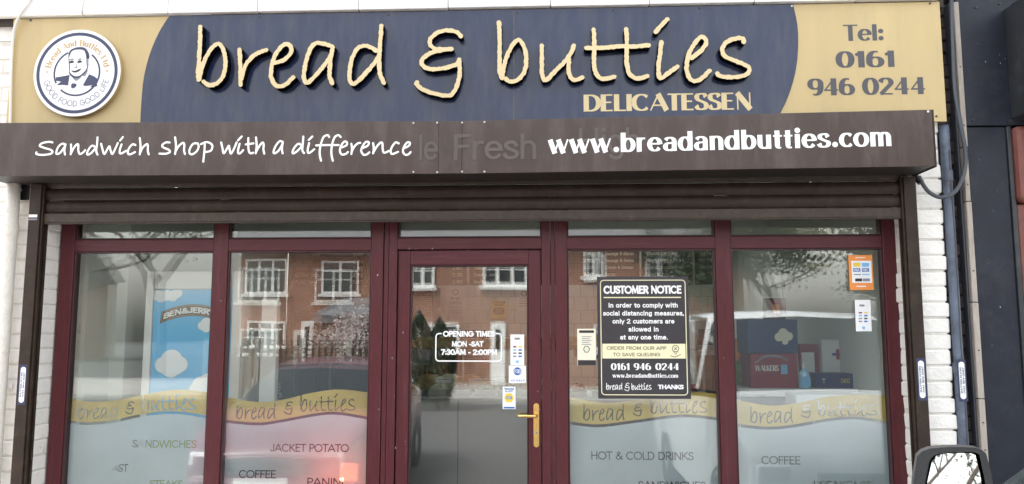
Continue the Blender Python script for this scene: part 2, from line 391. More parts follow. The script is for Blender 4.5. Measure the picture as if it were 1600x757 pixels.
G('K', .74, [(.1,0),(.1,1)], ([(.12,.42),(.62,1)],'t'), ([(.24,.56),(.68,0)],'k'))
G('L', .58, [(.1,0),(.1,1)], [(.1,0),(.54,0)])
G('M', 1.0, ([(.1,0),(.16,1)],'t'), ([(.16,1),(.48,.12)],'k'), ([(.48,.12),(.80,1)],'t'), ([(.80,1),(.86,0)],'k'))
G('N', .86, ([(.1,0),(.1,1)],'t'), ([(.1,1),(.72,0)],'k'), ([(.72,0),(.72,1)],'t'))
G('O', .98, C(.47,.5,.43,.5))
G('P', .66, [(.1,0),(.1,1)], path((.1,1),arc(.34,.73,.25,.27,90,-90),(.1,.46)))
G('Q', .98, C(.47,.5,.43,.5), [(.55,.25),(.86,-.05)])
G('R', .70, [(.1,0),(.1,1)], path((.1,1),arc(.34,.74,.24,.26,90,-90),(.1,.48)), ([(.30,.48),(.62,0)],'k'))
G('S', .64, catmull([(.52,.84),(.44,.97),(.29,1),(.13,.93),(.08,.76),(.16,.61),(.32,.51),(.48,.40),(.55,.24),(.48,.07),(.30,0),(.14,.05),(.05,.20)],4))
G('T', .66, [(.31,0),(.31,1)], [(.0,1),(.62,1)])
G('U', .80, path((.1,1),(.1,.3),arc(.385,.3,.285,.3,180,360),(.67,1)))
G('V', .80, ([(.02,1),(.38,0)],'k'), ([(.38,0),(.74,1)],'t'))
G('W', 1.16, ([(.02,1),(.28,0)],'k'), ([(.28,0),(.55,1)],'t'), ([(.55,1),(.82,0)],'k'), ([(.82,0),(1.09,1)],'t'))
G('X', .76, ([(.04,1),(.68,0)],'k'), ([(.04,0),(.68,1)],'t'))
G('Y', .74, ([(.02,1),(.35,.45)],'k'), ([(.35,.45),(.68,1)],'t'), [(.35,.47),(.35,0)])
G('Z', .70, [(.06,1),(.62,1)], ([(.62,1),(.06,0)],'k'), [(.06,0),(.64,0)])
G('a', .58, path(arc(.27,.50,.19,.20,150,0),(.46,.5),(.46,0)), path((.46,.40),(.30,.40),arc(.25,.20,.18,.20,90,270),(.32,0),(.46,.12)))
G('b', .62, [(.1,0),(.1,1)], C(.32,.35,.22,.35))
G('c', .54, arc(.31,.35,.24,.35,48,312))
G('d', .62, [(.5,0),(.5,1)], C(.28,.35,.22,.35))
G('e', .60, [(.08,.38),(.50,.38)], arc(.29,.35,.23,.35,6,318))
G('f', .36, path((.36,.96),arc(.30,.78,.12,.22,80,180),(.18,0)), [(.04,.66),(.34,.66)])
G('g', .62, C(.28,.35,.22,.35), path((.5,.7),(.5,-.08),arc(.29,-.08,.21,.2,0,-150)))
G('h', .60, [(.1,0),(.1,1)], path((.1,.4),arc(.29,.45,.19,.25,180,0),(.48,0)))
G('i', .26, [(.12,0),(.12,.7)], ('dot',.12,.91))
G('j', .26, path((.14,.7),(.14,-.12),arc(.04,-.12,.1,.12,0,-90)), ('dot',.14,.91))
G('k', .56, [(.1,0),(.1,1)], ([(.12,.30),(.46,.7)],'t'), ([(.22,.42),(.50,0)],'k'))
G('l', .24, [(.12,0),(.12,1)])
G('m', .90, [(.1,0),(.1,.7)], path((.1,.42),arc(.27,.45,.17,.25,180,0),(.44,0)), path((.44,.42),arc(.61,.45,.17,.25,180,0),(.78,0)))
G('n', .60, [(.1,0),(.1,.7)], path((.1,.4),arc(.29,.45,.19,.25,180,0),(.48,0)))
G('o', .62, C(.30,.35,.24,.35))
G('p', .62, [(.1,-.28),(.1,.7)], C(.32,.35,.22,.35))
G('q', .62, [(.5,-.28),(.5,.7)], C(.28,.35,.22,.35))
G('r', .42, [(.1,0),(.1,.7)], path((.1,.4),arc(.30,.42,.20,.28,180,80)))
G('s', .50, catmull([(.40,.57),(.33,.68),(.22,.7),(.10,.64),(.08,.52),(.16,.42),(.30,.33),(.42,.25),(.42,.12),(.33,.02),(.20,0),(.09,.04),(.04,.14)],4))
G('t', .38, path((.17,.92),(.17,.14),arc(.28,.14,.11,.14,180,280)), [(.03,.66),(.34,.66)])
G('u', .60, path((.1,.7),(.1,.24),arc(.29,.24,.19,.24,180,360),(.48,.24)), [(.48,0),(.48,.7)])
G('v', .56, ([(.02,.7),(.27,0)],'k'), ([(.27,0),(.52,.7)],'t'))
G('w', .86, ([(.03,.7),(.22,0)],'k'), ([(.22,0),(.42,.7)],'t'), ([(.40,.7),(.60,0)],'k'), ([(.60,0),(.80,.7)],'t'))
G('x', .54, ([(.03,.7),(.49,0)],'k'), ([(.03,0),(.49,.7)],'t'))
G('y', .56, ([(.02,.7),(.28,.02)],'k'), ([(.52,.7),(.20,-.28)],'t'))
G('z', .50, [(.06,.7),(.44,.7)], ([(.44,.7),(.06,0)],'k'), [(.06,0),(.46,0)])
G('0', .72, C(.34,.5,.28,.5))
G('1', .50, [(.28,0),(.28,1)], ([(.06,.80),(.26,.94)],None))
G('2', .68, path(arc(.32,.72,.25,.28,165,-20),(.08,.02)), [(.06,0),(.60,0)])
G('3', .66, arc(.29,.75,.22,.25,150,-90), arc(.29,.26,.26,.26,90,-150))
G('4', .74, [(.48,0),(.48,1)], ([(.47,.98),(.05,.29)],'t'), [(.04,.29),(.66,.29)])
G('5', .66, [(.14,1),(.56,1)], ([(.14,1),(.11,.52)],'t'), arc(.30,.32,.26,.32,125,-150))
G('6', .70, C(.34,.31,.26,.31), path(arc(.36,.5,.28,.5,75,180),arc(.34,.31,.26,.31,180,190)))
G('7', .62, [(.04,1),(.56,1)], ([(.56,1),(.22,0)],'k'))
G('8', .68, C(.33,.76,.21,.24), C(.33,.27,.26,.27))
G('9', .70, C(.34,.69,.26,.31), path(arc(.32,.5,.28,.5,255,360),arc(.34,.69,.26,.31,0,10)))
G('.', .26, ('dot',.12,.08)); G(',', .26, ('dot',.12,.08), [(.14,.06),(.07,-.14)])
G(':', .28, ('dot',.13,.12), ('dot',.13,.58)); G('-', .40, [(.06,.36),(.32,.36)]); G("'", .2, [(.1,.75),(.1,1)])
G('&', .84, catmull([(.74,0),(.50,.30),(.26,.62),(.20,.80),(.32,.98),(.48,.90),(.48,.74),(.30,.56),(.10,.36),(.08,.16),(.24,0),(.46,.06),(.64,.26),(.72,.46)],4))
G(' ', .36); G('/', .4, [(.0,0),(.34,1)])
STY = { 'brit_h': (.33,.085,.15),  # (thick, thin, dot radius)
 'brit': (.245,.08,.14), 'goth': (.125,.125,.09), 'goth_l': (.07,.07,.06), 'bold': (.19,.19,.12), 'heavy': (.30,.215,.15), 'fine': (.12,.12,.09), 'num': (.34,.085,.14)}
GC = {}
def glyph(ch, sty):
    if (ch, sty) in GC: return GC[ch, sty]
    tk, th, dr = STY[sty]; adv, sts = S[ch]; e = th/2; polys = []; gx = (tk-.1)*.5
    for st in sts:
        fl = None
        if isinstance(st, tuple):
            if st[0] == 'dot':
                polys.append([(st[1]+gx+dr*math.cos(2*math.pi*k/14), max(st[2], dr)+dr*math.sin(2*math.pi*k/14)) for k in range(14)]); continue
            st, fl = st
        pts = [(x*(1+(tk-.1)*.9)+gx*.6, e+y*(1-2*e)) for x, y in st]
        if fl == 'k': wf = lambda t: tk
        elif fl == 't': wf = lambda t: th
        else: wf = lambda t: th+(tk-th)*abs(t.y)**1.5
        closed = math.hypot(pts[0][0]-pts[-1][0], pts[0][1]-pts[-1][1]) < 1e-3
        polys += ribbon(pts, wf, ext=0 if closed else e)
    V, F = union(polys) if polys else ([], [])
    GC[ch, sty] = (adv*(1+(tk-.1)*.9)+gx*.5, V, F); return GC[ch, sty]
def text2d(s, sty, track=0.):
    x = 0; V, F = [], []
    for ch in s:
        a, v, f = glyph(ch, sty); n = len(V)
        V += [(p[0]+x, p[1]) for p in v]; F += [[i+n for i in g] for g in f]; x += a+track
    xs = [p[0] for p in V] or [0, 1]
    return [(p[0]-min(xs), p[1]) for p in V], F, max(xs)-min(xs)
def flat(name, V, F, Y, m, parent=None):
    me = bpy.data.meshes.new(name); me.from_pydata([(x, Y, z) for x, z in V], [], F); me.materials.append(m)
    return link(bpy.data.objects.new(name, me), parent)
def text(name, s, sty, x0, x1, zb, h, Y, m, parent=None, track=0., shear=0., dz=0.):
    """line of lettering from x0 to x1 on baseline zb, cap height h; dz lifts the right end"""
    V, F, wd = text2d(s, sty, track); k = (x1-x0)/wd
    return flat(name, [(x0+p[0]*k+shear*p[1]*h, zb+p[1]*h+dz*p[0]/wd) for p in V], F, Y, m, parent)
def ctext(name, s, sty, xc, zb, h, Y, m, parent=None, aspect=1., track=0.):
    V, F, wd = text2d(s, sty, track); wd *= h*aspect
    return text(name, s, sty, xc-wd/2, xc+wd/2, zb, h, Y, m, parent, track)
def pxtext(name, s, sty, px0, px1, pyt, pyb, Y, m, parent=None, track=0.):
    pm = (px0+px1)/2
    return text(name, s, sty, PX(px0,pyb,Y), PX(px1,pyb,Y), PZ(pm,pyb,Y), PZ(pm,pyt,Y)-PZ(pm,pyb,Y), Y, m, parent, track)
def solid_letter(V, F, y0, y1, name, mats, parent):
    """front face at y0, back at y1, black returns"""
    n = len(V); cnt = {}
    for f in F:
        for a, b in zip(f, f[1:]+f[:1]): cnt[(a,b)] = 1
    bd = [e for e in cnt if (e[1], e[0]) not in cnt]
    b = MB(); b.add([(x,y0,z) for x,z in V]+[(x,y1,z) for x,z in V], [tuple(f) for f in F], 0)
    b.f += [(a, a+n, c+n, c) for a, c in bd]; b.m += [1]*len(bd)
    return b.build(name, mats, parent)

# hand-drawn word strokes, traced as pen centre lines in photograph pixels
def tr(ox, oy, s, pts): return [(ox+u/s, oy+v/s) for u, v in pts]
A = lambda p: tr(280, 10, 3.985, p)
B = lambda p: tr(620, 0, 3.985, p)
Cc = lambda p: tr(900, 0, 3.785, p)
WORD = [  # (letter, [strokes])
 ('b', [A([(131,128),(129,220),(123,340),(118,420),(122,458)]), A([(126,455),(136,400),(165,322),(205,258),(240,234),(264,250),(282,300),(287,370),(270,440),(228,484),(185,491),(152,470)])]),
 ('r', [A([(376,270),(380,370),(382,490)]), A([(386,455),(402,392),(442,327),(500,287),(541,273)])]),
 ('e', [A([(596,352),(648,336),(692,295),(694,252),(664,235),(626,263),(590,322),(572,400),(576,456),(612,498),(660,489),(710,442)])]),
 ('a', [A([(952,250),(900,234),(850,230),(815,268),(786,360),(776,440),(796,478),(850,430),(920,345),(945,300)]), A([(955,255),(940,350),(936,430),(952,480)])]),
 ('d', [A([(1228,278),(1180,250),(1130,251),(1091,290),(1066,370),(1060,450),(1086,485),(1140,440),(1210,360),(1240,315)]), A([(1258,122),(1252,220),(1245,330),(1250,420),(1275,478)])]),
 ('&', [B([(400,228),(375,203),(325,190),(265,200),(212,238),(205,272),(228,300),(262,308),(342,306)]), B([(342,306),(270,315),(205,335),(158,372),(165,412),(215,432),(295,425),(365,405),(388,380)]), B([(388,372),(393,430),(385,500),(355,575),(315,597),(240,585),(165,560),(122,525),(126,514)])]),
 ('b', [B([(636,140),(641,250),(639,380),(642,450),(656,488)]), B([(656,482),(666,420),(690,340),(730,270),(763,250),(790,290),(805,350),(800,430),(765,490),(710,512),(678,490)])]),
 ('u', [B([(903,285),(903,380),(905,460),(925,503),(980,450),(1050,380),(1085,330),(1102,285)]), B([(1072,370),(1070,440),(1085,485),(1115,500),(1155,483)])]),
 ('tt', [B([(1225,185),(1229,250),(1228,350),(1232,430),(1255,480),(1295,492),(1355,480)]), B([(1428,182),(1432,250),(1430,350),(1438,430),(1462,475),(1505,490),(1560,475)]), B([(1180,300),(1300,298),(1390,290),(1480,290),(1570,283)])]),
 ('i', [Cc([(505,250),(496,330),(488,410),(500,465),(550,430),(600,395)]), Cc([(472,190),(505,150),(540,115)])]),
 ('e', [Cc([(684,345),(738,302),(770,255),(760,225),(735,222),(700,260),(668,320),(655,390),(660,440),(690,478),(735,470),(790,420)])]),
 ('s', [Cc([(992,250),(985,228),(950,228),(890,250),(865,295),(885,335),(950,365),(1010,390),(1028,415),(1000,445),(920,458),(850,450),(836,435)])]),
]
T1 = lambda p: tr(40, 190, 5, p)
T2 = lambda p: tr(340, 190, 5, p)
TAG = [
 T1([(210,165),(180,160),(130,170),(110,190),(140,205),(195,222),(210,240),(190,255),(130,262),(85,255),(85,242)]),
 T1([(310,180),(285,175),(255,200),(240,240),(245,255),(270,245),(300,205),(312,180)]), T1([(311,182),(303,225),(308,260)]),
 T1([(355,180),(355,225),(352,258)]), T1([(355,250),(375,210),(400,180),(412,185),(412,230),(425,255),(450,242),(465,225)]),
 T1([(545,200),(520,190),(495,215),(480,250),(490,260),(520,240),(555,195)]), T1([(562,125),(558,180),(552,230),(562,260)]),
 T1([(590,175),(600,215),(615,255),(640,215),(655,195),(665,230),(678,255),(700,215),(720,170)]),
 T1([(750,180),(738,215),(735,245),(750,250),(785,230)]), T1([(738,150),(760,122)]),
 T1([(858,185),(835,180),(808,210),(798,245),(815,258),(855,240)]),
 T1([(892,130),(898,190),(892,258)]), T1([(895,245),(915,205),(945,178),(955,190),(955,230),(962,258)]),
 T1([(1125,165),(1095,165),(1068,185),(1075,203),(1115,220),(1128,238),(1100,252),(1045,252)]),
 T1([(1168,125),(1175,190),(1168,255)]), T1([(1170,240),(1195,195),(1228,168),(1240,180),(1238,225),(1245,255)]),
 T1([(1345,172),(1310,175),(1285,210),(1280,245),(1300,258),(1335,235),(1352,200),(1345,172)]),
 T1([(1400,165),(1398,220),(1393,270),(1388,315)]), T1([(1370,178),(1410,162),(1445,172),(1460,195),(1445,230),(1400,240)]),
 T2([(28,165),(38,210),(48,250),(72,215),(88,190),(95,225),(105,252),(130,210),(148,165)]),
 T2([(172,175),(162,215),(160,245),(175,250),(200,225)]), T2([(160,148),(188,118)]),
 T2([(240,130),(240,190),(245,235),(260,250),(278,245)]), T2([(220,180),(280,172)]),
 T2([(300,125),(305,190),(298,250)]), T2([(300,240),(325,195),(350,165),(360,180),(358,220),(365,252)]),
 T2([(508,160),(485,155),(455,190),(437,235),(445,250),(475,230),(500,190),(510,162)]), T2([(509,165),(503,215),(508,250)]),
 T2([(655,185),(630,175),(600,205),(585,240),(595,250),(630,225),(665,185)]), T2([(670,118),(665,180),(662,225),(675,248)]),
 T2([(715,170),(705,215),(705,242),(720,245),(755,218)]), T2([(712,145),(740,118)]),
 T2([(872,122),(860,108),(830,120),(812,160),(800,210),(798,260),(808,308)]), T2([(770,188),(850,185),(945,185)]),
 T2([(962,122),(945,108),(918,120),(900,160),(890,210),(890,260),(900,308)]),
 T2([(965,205),(1005,188),(1010,165),(990,158),(965,190),(955,230),(970,258),(1000,255),(1018,240)]),
 T2([(1045,175),(1050,215),(1045,255)]), T2([(1048,235),(1070,195),(1095,172),(1115,168)]),
 T2([(1135,208),(1172,190),(1182,165),(1160,160),(1135,190),(1122,230),(1140,260),(1165,258),(1185,242)]),
 T2([(1215,170),(1220,210),(1215,250)]), T2([(1218,240),(1245,195),(1275,165),(1288,175),(1290,220),(1302,245),(1340,230)]),
 T2([(1415,172),(1390,165),(1362,200),(1352,235),(1365,255),(1410,238)]),
 T2([(1460,208),(1495,190),(1502,168),(1482,165),(1458,195),(1448,235),(1465,260),(1490,258),(1508,240)]),
]
def word_polys(letters, box, wid, rot=0.):
    """strokes of some letters of the sign, fitted into box (x0, x1, z0, z1); polygons in (x, z)"""
    st = [catmull(s, 5) for _, ss in letters for s in ss]
    xs = [p[0] for s in st for p in s]; ys = [p[1] for s in st for p in s]
    x0, x1, z0, z1 = box; kx = (x1-x0)/(max(xs)-min(xs)); kz = (z1-z0)/(max(ys)-min(ys)); out = []
    for s in st:
        q = [(x0+(p[0]-min(xs))*kx, z1-(p[1]-min(ys))*kz + rot*(p[0]-min(xs))*kx) for p in s]
        out += ribbon(q, lambda t: wid, caps=True)
    return out

# ================================================================== ground
ROADZ = -.25
def ground():
    o = MB().box(-90, 90, -120, -2.55, ROADZ-.3, ROADZ).build('road', M['tarmac']); tag(o, kind='structure')
    o = MB().box(-30, 30, -2.40, .9, -.6, -.02).build('pavement', M['mortar']); tag(o, kind='structure')
    pv = o
    for i in range(-9, 9):
        for j in range(4):
            boxobj('paving_slab', M['paving'], i*.6+.003, i*.6+.597, -2.40+j*.6+.003, -2.40+j*.6+.597, -.015, 0+random.uniform(-.002,.002), pv, .004)
    o = MB().box(-30, 30, -2.548, -2.404, -.6, .0).build('kerb', M['kerb'], bevel=.02); tag(o, kind='structure')
    o = MB().box(-60, 60, -24, -16.4, ROADZ-.1, ROADZ+.11).build('far_pavement', M['paving']); tag(o, kind='structure')
ground()

# ================================================================== shop building: painted brick piers, white stone course over the sign
YB, YF = -.12, .0                                  # brick face, shopfront face
XL = PX(71, 420, YB); XR = PX(1414, 420, YB)       # opening between the piers
PITCH = .0895
bld = thing('shop_building', 'white painted brick shop building with stone course above the sign', 'building', (0,0,0))
def brick_mesh(w, d, h, seed):
    rn = random.Random(seed); bm = bmesh.new(); bmesh.ops.create_cube(bm, size=1)
    for v in bm.verts: v.co = Vector((v.co.x*w, v.co.y*d, v.co.z*h))+Vector((rn.uniform(-.004,.004), rn.uniform(-.003,.003), rn.uniform(-.002,.002)))
    bmesh.ops.bevel(bm, geom=bm.edges[:]+bm.verts[:], offset=.007, segments=1, affect='EDGES')
    me = bpy.data.meshes.new('brick'); bm.to_mesh(me); bm.free(); me.materials.append(M['wbrick']); return me
XPR = PX(1477, 420, YB)
RB = [brick_mesh(XPR-XR+random.uniform(-.006,.014), .135, PITCH-.007, 20+i) for i in range(6)]
LB = [brick_mesh(.232, .135, PITCH-.007, 40+i) for i in range(6)]
def lay(me, x, y, z):
    o = bpy.data.objects.new('brick', me); link(o, bld); o.location = (x, y, z); o.rotation_euler = (random.uniform(-.006,.006), random.uniform(-.008,.008), random.uniform(-.012,.012))
nz = int(3.35/PITCH)
for k in range(nz):
    z = .02+PITCH*(k+.5)
    lay(random.choice(RB), (XR+XPR)/2+random.uniform(-.002,.010), YB+.0675+random.uniform(-.003,.003), z)
    x = XL-.116-(.118 if k % 2 else 0)
    if k % 2: 
        me = HB = LB[0]
    for j in range(3):
        lay(random.choice(LB), x-j*.238+random.uniform(-.002,.002), YB+.0675+random.uniform(-.003,.003), z)
    if k % 2:
        b = bpy.data.objects.new('brick', LB[k % 6]); link(b, bld); b.scale = (.475,1,1); b.location = (XL-.056, YB+.0675, z)
boxobj('mortar_core', M['mortar'], XR+.006, XPR-.008, YB+.006, .30, 0, 3.36, bld, 0)
boxobj('mortar_core', M['mortar'], XL-.95, XL-.006, YB+.006, .30, 0, 3.36, bld, 0)
# wall behind the sign, gap board and stone course
ZL0 = PZ(640, 13.5, -.20)                            # underside of the white course
ZS1 = PZ(640, 18.5, -.17)                            # top of the sign
boxobj('upper_wall', M['wbrick'], -4.6, PX(1462,20,YB), YB+.001, .30, 3.362, 5.6, bld, 0)
boxobj('lintel', M['mortar'], XL-.94, PX(1466,200,YB), YB+.02, .29, 2.52, 3.361, bld, 0)
pts = [-60, 129, 262, 402, 560, 700, 860, 1015, 1180, 1340, 1471]
for a, b in zip(pts, pts[1:]):
    boxobj('stone_block', M['lintel'], PX(a,10,-.20)+.002, PX(b,10,-.20)-.002, -.20+random.uniform(-.002,.002), -.03, ZL0+random.uniform(-.002,.002), ZL0+.42, bld, .006)
boxobj('gap_board', M['brown_d'], PX(-40,20,-.16), PX(1475,20,-.16), -.160, -.121, ZS1-.03, ZL0+.03, bld, 0)

# ================================================================== fascia sign
YS = -.172
fs = thing('fascia_sign', 'wide gold and navy shop fascia sign reading bread & butties delicatessen', 'sign', (0,0,0))
X0, X1 = PX(19, 60, YS), PX(1474, 100, YS); ZT = ZS1; ZB = PZ(1478, 190, YS)
boxobj('gold_panel', M['gold'], X0, X1, YS, YS+.014, ZB, ZT, fs, .002)
lz = lambda px, py, Y=YS: (PX(px,py,Y), PZ(px,py,Y))
arcL = catmull([(268,20),(250,48),(235,82),(225,120),(221,158),(219,196)], 6); arcR = catmull([(1219,178),(1232,150),(1243,112),(1247,75),(1246,40),(1239,6)], 6)
YN = YS-.0025
polyl = [lz(*p, YN) for p in arcL]; polyr = [lz(*p, YN) for p in arcR]
zt = ZT-.001; zb = ZB+.001
seam = PX(803, 100, YN)
def clampz(p): return [(x, min(max(z, zb), zt)) for x, z in p]
polyl = clampz(polyl); polyr = clampz(polyr); polyl[0] = (polyl[0][0], zt); polyl[-1] = (polyl[-1][0], zb); polyr[-1] = (polyr[-1][0], zt); polyr[0] = (polyr[0][0]-.03, zb)
MB().prism(polyl+[(seam-.0012, zb),(seam-.0012, zt)], YN, YS-.0004).build('navy_panel', M['navy'], fs)
MB().prism([(seam+.0012, zt),(seam+.0012, zb)]+polyr, YN, YS-.0004).build('navy_panel', M['navy'], fs)
rnd = random.Random(3)
YL0 = YS-.058                                        # faces of the raised letters
def sign_letter(name, strokes, wid=7.0):
    polys = []
    for s in strokes:
        q = [lz(*p, YL0) for p in catmull(s, 7)]
        # even sampling, so that the ragged edge is the same all along
        d = [0]
        for a, b in zip(q, q[1:]): d.append(d[-1]+math.hypot(b[0]-a[0], b[1]-a[1]))
        n = max(3, int(d[-1]/.011)); r = []; j = 0
        for k in range(n+1):
            t = d[-1]*k/n
            while j < len(d)-2 and d[j+1] < t: j += 1
            u = (t-d[j])/max(1e-9, d[j+1]-d[j]); r.append((q[j][0]+(q[j+1][0]-q[j][0])*u, q[j][1]+(q[j+1][1]-q[j][1])*u))
        polys += ribbon(r, lambda t: wid/1250*(4.8+YL0), rough=.19, rnd=rnd, caps=True)
    V, F = union(polys)
    return solid_letter(V, F, YL0, YS-.004, name, [M['cream'], M['ret']], fs)
for ch, ss in WORD: sign_letter({'&': 'raised_ampersand', 'tt': 'raised_joined_letters'}.get(ch, 'raised_letter'), ss)
YT = YN-.0012
def px_text_h(name, s, sty, px0, px1, pt, pb, Y, m, par): return pxtext(name, s, sty, px0, px1, pt, pb, Y, m, par)
px_text_h('delicatessen_lettering', 'DELICATESSEN', 'brit_h', 912, 1176, 146.5, 173, YT, M['cream'], fs)
YG = YS-.0012
px_text_h('telephone_lettering', 'Tel:', 'brit', 1318, 1381, 38.5, 64, YG, M['greyl'], fs)
px_text_h('telephone_lettering', '0161', 'num', 1306, 1398, 80, 105.5, YG, M['greyl'], fs)
px_text_h('telephone_lettering', '946 0244', 'num', 1262, 1446, 122, 148.5, YG, M['greyl'], fs)
for px, py in ((48,30),(406,25.5),(607,22.5),(808,20),(958,15.5),(1093,12),(1237,8),(1453,4),(1463,181)):
    x, z = lz(px, py+1, YN); z = min(z, ZT-.012)
    o = MB().disc(x, z, .006, YN-.004, YS, 10).build('screw', M['rust'] if px not in (1237,) else M['screw'], fs)
boxobj('top_trim', M['screw'], X0+.02, PX(330,24,YS), YS-.006, YS+.012, ZT+.001, ZT+.010, fs, 0)

# round plaque hung on the left end
lc = P(121, 114.5, YS-.03); LRr = (PX(189,113,YS-.03)-PX(53.5,113,YS-.03))/2; LY = YS-.035
lg = thing('round_plaque', 'round white plaque with portrait and navy ring on the left of the fascia sign', 'sign', (lc.x, LY, lc.z))
MB().disc(0, 0, LRr, 0, .026, 72, 0, 1).build('disc', [M['white'], M['gold']], lg, bevel=.002)
def ring(name, r0, r1, a0, a1, y, m, par, n=72):
    b = MB(); V = []
    for k in range(n+1):
        a = R(a0+(a1-a0)*k/n); V += [(r0*math.cos(a), y, r0*math.sin(a)), (r1*math.cos(a), y, r1*math.sin(a))]
    b.add(V, [(2*k, 2*k+1, 2*k+3, 2*k+2) for k in range(n)]); return b.build(name, m, par)
ring('navy_ring', LRr*.862, LRr*.935, 0, 360, -.001, M['print_navy'], lg)
ring('inner_ring', LRr*.500, LRr*.540, -52, 52, -.001, M['print_navy'], lg)
ring('inner_ring', LRr*.500, LRr*.540, 116, 207, -.001, M['print_navy'], lg)
ring('inner_ring', LRr*.500, LRr*.540, 228, 310, -.001, M['print_navy'], lg)
def ring_text(name, s, sty, r, h, amid, span, m, top=True):
    V, F, wd = text2d(s, sty, .06); out = []
    for x, y in V:
        t = (x/wd-.5)*span
        if top: a = R(amid-t); rr = r+y*h
        else: a = R(amid+t); rr = r-y*h
        out.append((rr*math.cos(a), rr*math.sin(a)))
    return flat(name, out, F, -.0015, m, lg)
ring_text('lettering', 'Bread And Butties Ltd', 'brit', LRr*.62, LRr*.14, 90, 158, M['print_tan'])
ring_text('lettering', 'GOOD FOOD GOOD LIFE', 'goth', LRr*.775, LRr*.135, 270, 152, M['print_grey'], False)
for s in (-1, 1): MB().disc(s*LRr*.69, LRr*.03, LRr*.022, -.0015, 0, 10).build('print_dot', M['print_tan'], lg)
q = lambda u, v: ((u-408)/341*LRr, (372-v)/341*LRr)       # plaque pixels to plaque metres
def blob(name, pts, m, y=-.0018, sm=True):
    p = [q(*a) for a in (catmull(pts+[pts[0]], 4)[:-1] if sm else pts)]
    if area2(p) < 0: p = p[::-1]
    V, F = union([p]); return flat(name, V, F, y, m, lg)
blob('jacket', [(248,405),(300,398),(352,388),(345,470),(300,465),(255,468),(290,440),(245,432)], M['print_navy'], sm=False)
blob('jacket', [(505,385),(545,402),(583,430),(570,455),(575,480),(520,490),(535,470),(480,478),(462,470)], M['print_navy'], sm=False)
blob('hair', [(336,270),(334,220),(350,190),(390,172),(440,170),(470,185),(495,225),(497,262),(480,258),(468,225),(450,195),(400,188),(360,200),(345,230)], M['print_navy'])
blob('jaw_shade', [(345,350),(352,385),(385,412),(420,414),(455,392),(488,350),(494,300),(478,350),(452,380),(425,398),(392,398),(362,378)], M['print_navy'])
blob('temple_shade', [(470,230),(492,262),(490,330),(478,300),(474,262)], M['print_grey'])
blob('face_edge', [(336,262),(342,320),(346,352),(352,350),(348,310),(342,262)], M['print_navy'])
blob('chin_shade', [(375,405),(410,412),(446,402),(415,432),(395,432)], M['print_grey'])
for u in (362, 424):
    blob('eye', [(u-18,285),(u,274),(u+18,283),(u+14,292),(u-14,295)], M['print_black'])
    blob('brow', [(u-22,272),(u,260),(u+22,266),(u,268)], M['print_navy'])
blob('mouth', [(362,352),(395,356),(438,338),(428,358),(400,370),(375,366)], M['print_black'])
blob('nose', [(392,290),(400,325),(380,332),(402,336),(408,325)], M['print_grey'])
blob('cheek_shade', [(452,395),(466,365),(490,350),(486,380),(470,400)], M['print_grey'])
blob('tie_knot', [(370,460),(390,455),(412,465),(400,488),(374,492)], M['print_navy'])

# ================================================================== shutter housing with its lettering
YH = -.42
sb = thing('shutter_housing', 'long glossy brown roller shutter box with white web address lettering', 'shutter box', (0,0,0))
def zz(px, py): return PZ(px, py, YH)
xl, xm, xm2, xr = PX(-27,190,YH), PX(686,190,YH), PX(722,190,YH), PX(1458.5,215,YH)
zl0, zl1 = zz(0,275.5), zz(0,192); zm0, zm1 = zz(704,272), zz(704,189.5); zr0, zr1 = zz(1460,260), zz(1456,171.5)
def hz(x, top):
    if x <= xm2: t = (x-xl)/(xm2-xl); a, b = (zl1,zm1) if top else (zl0,zm0)
    else: t = (x-xm2)/(xr-xm2); a, b = (zm1,zr1) if top else (zm0,zr0)
    return a+(b-a)*t
def panel(name, a, b, y0, y1, m, dz0=0, dz1=0, bev=.002):
    return MB().hexa([(a,y0,hz(a,0)+dz0),(b,y0,hz(b,0)+dz0),(b,y1,hz(b,0)+dz0),(a,y1,hz(a,0)+dz0)],[(a,y0,hz(a,1)+dz1),(b,y0,hz(b,1)+dz1),(b,y1,hz(b,1)+dz1),(a,y1,hz(a,1)+dz1)]).build(name, m, sb, bev)
panel('front_panel', xl, xm-.0012, YH, YH+.004, M['brown'])
panel('front_panel', xm2+.0012, xr, YH, YH+.004, M['brown'])
panel('joint_plate', xm+.0002, xm2-.0002, YH-.0025, YH+.003, M['brown'], .001, -.001)
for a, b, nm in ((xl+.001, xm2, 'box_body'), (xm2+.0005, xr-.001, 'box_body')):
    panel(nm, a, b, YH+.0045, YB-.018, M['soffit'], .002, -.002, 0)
o = panel('end_cap', xr+.0005, xr+.010, YH-.001, YB-.018, M['brown_d'], -.004, .001)
for px, pt, pb in ((646,191.5,270.5),(683,191,271),(722,191,270),(757,190,270)):
    for py in (pt+1, pb-1.5):
        x, z = PX(px,py,YH-.003), PZ(px,py,YH-.003)
        MB().disc(x, z, .005, YH-.005, YH-.001, 12).build('screw', M['screw'], sb)
x, z = PX(1450,174.5,YH-.003), PZ(1450,174.5,YH-.003); MB().disc(x, z, .0065, YH-.005, YH-.001, 12).build('screw', M['screw'], sb)
for px in (643,687,730,805):
    p = P(px, 285, YH+.06); MB().disc(p.x, hz(p.x,0)+.012, .005, YH+.0040, YH+.0046, 10).build('rivet', M['screw'], sb)
YTX = YH-.0016
V, F = union([poly for s in TAG for poly in ribbon([(PX(*p,YTX), PZ(*p,YTX)) for p in catmull(s, 6)], lambda t: 3.25/1250*(4.8+YTX), caps=True)])
flat('tagline_lettering', V, F, YTX, M['white'], sb)
a, b = PX(856,240,YTX), PX(1393,229,YTX); za, zb_ = PZ(856,240.5,YTX), PZ(1393,228.5,YTX)
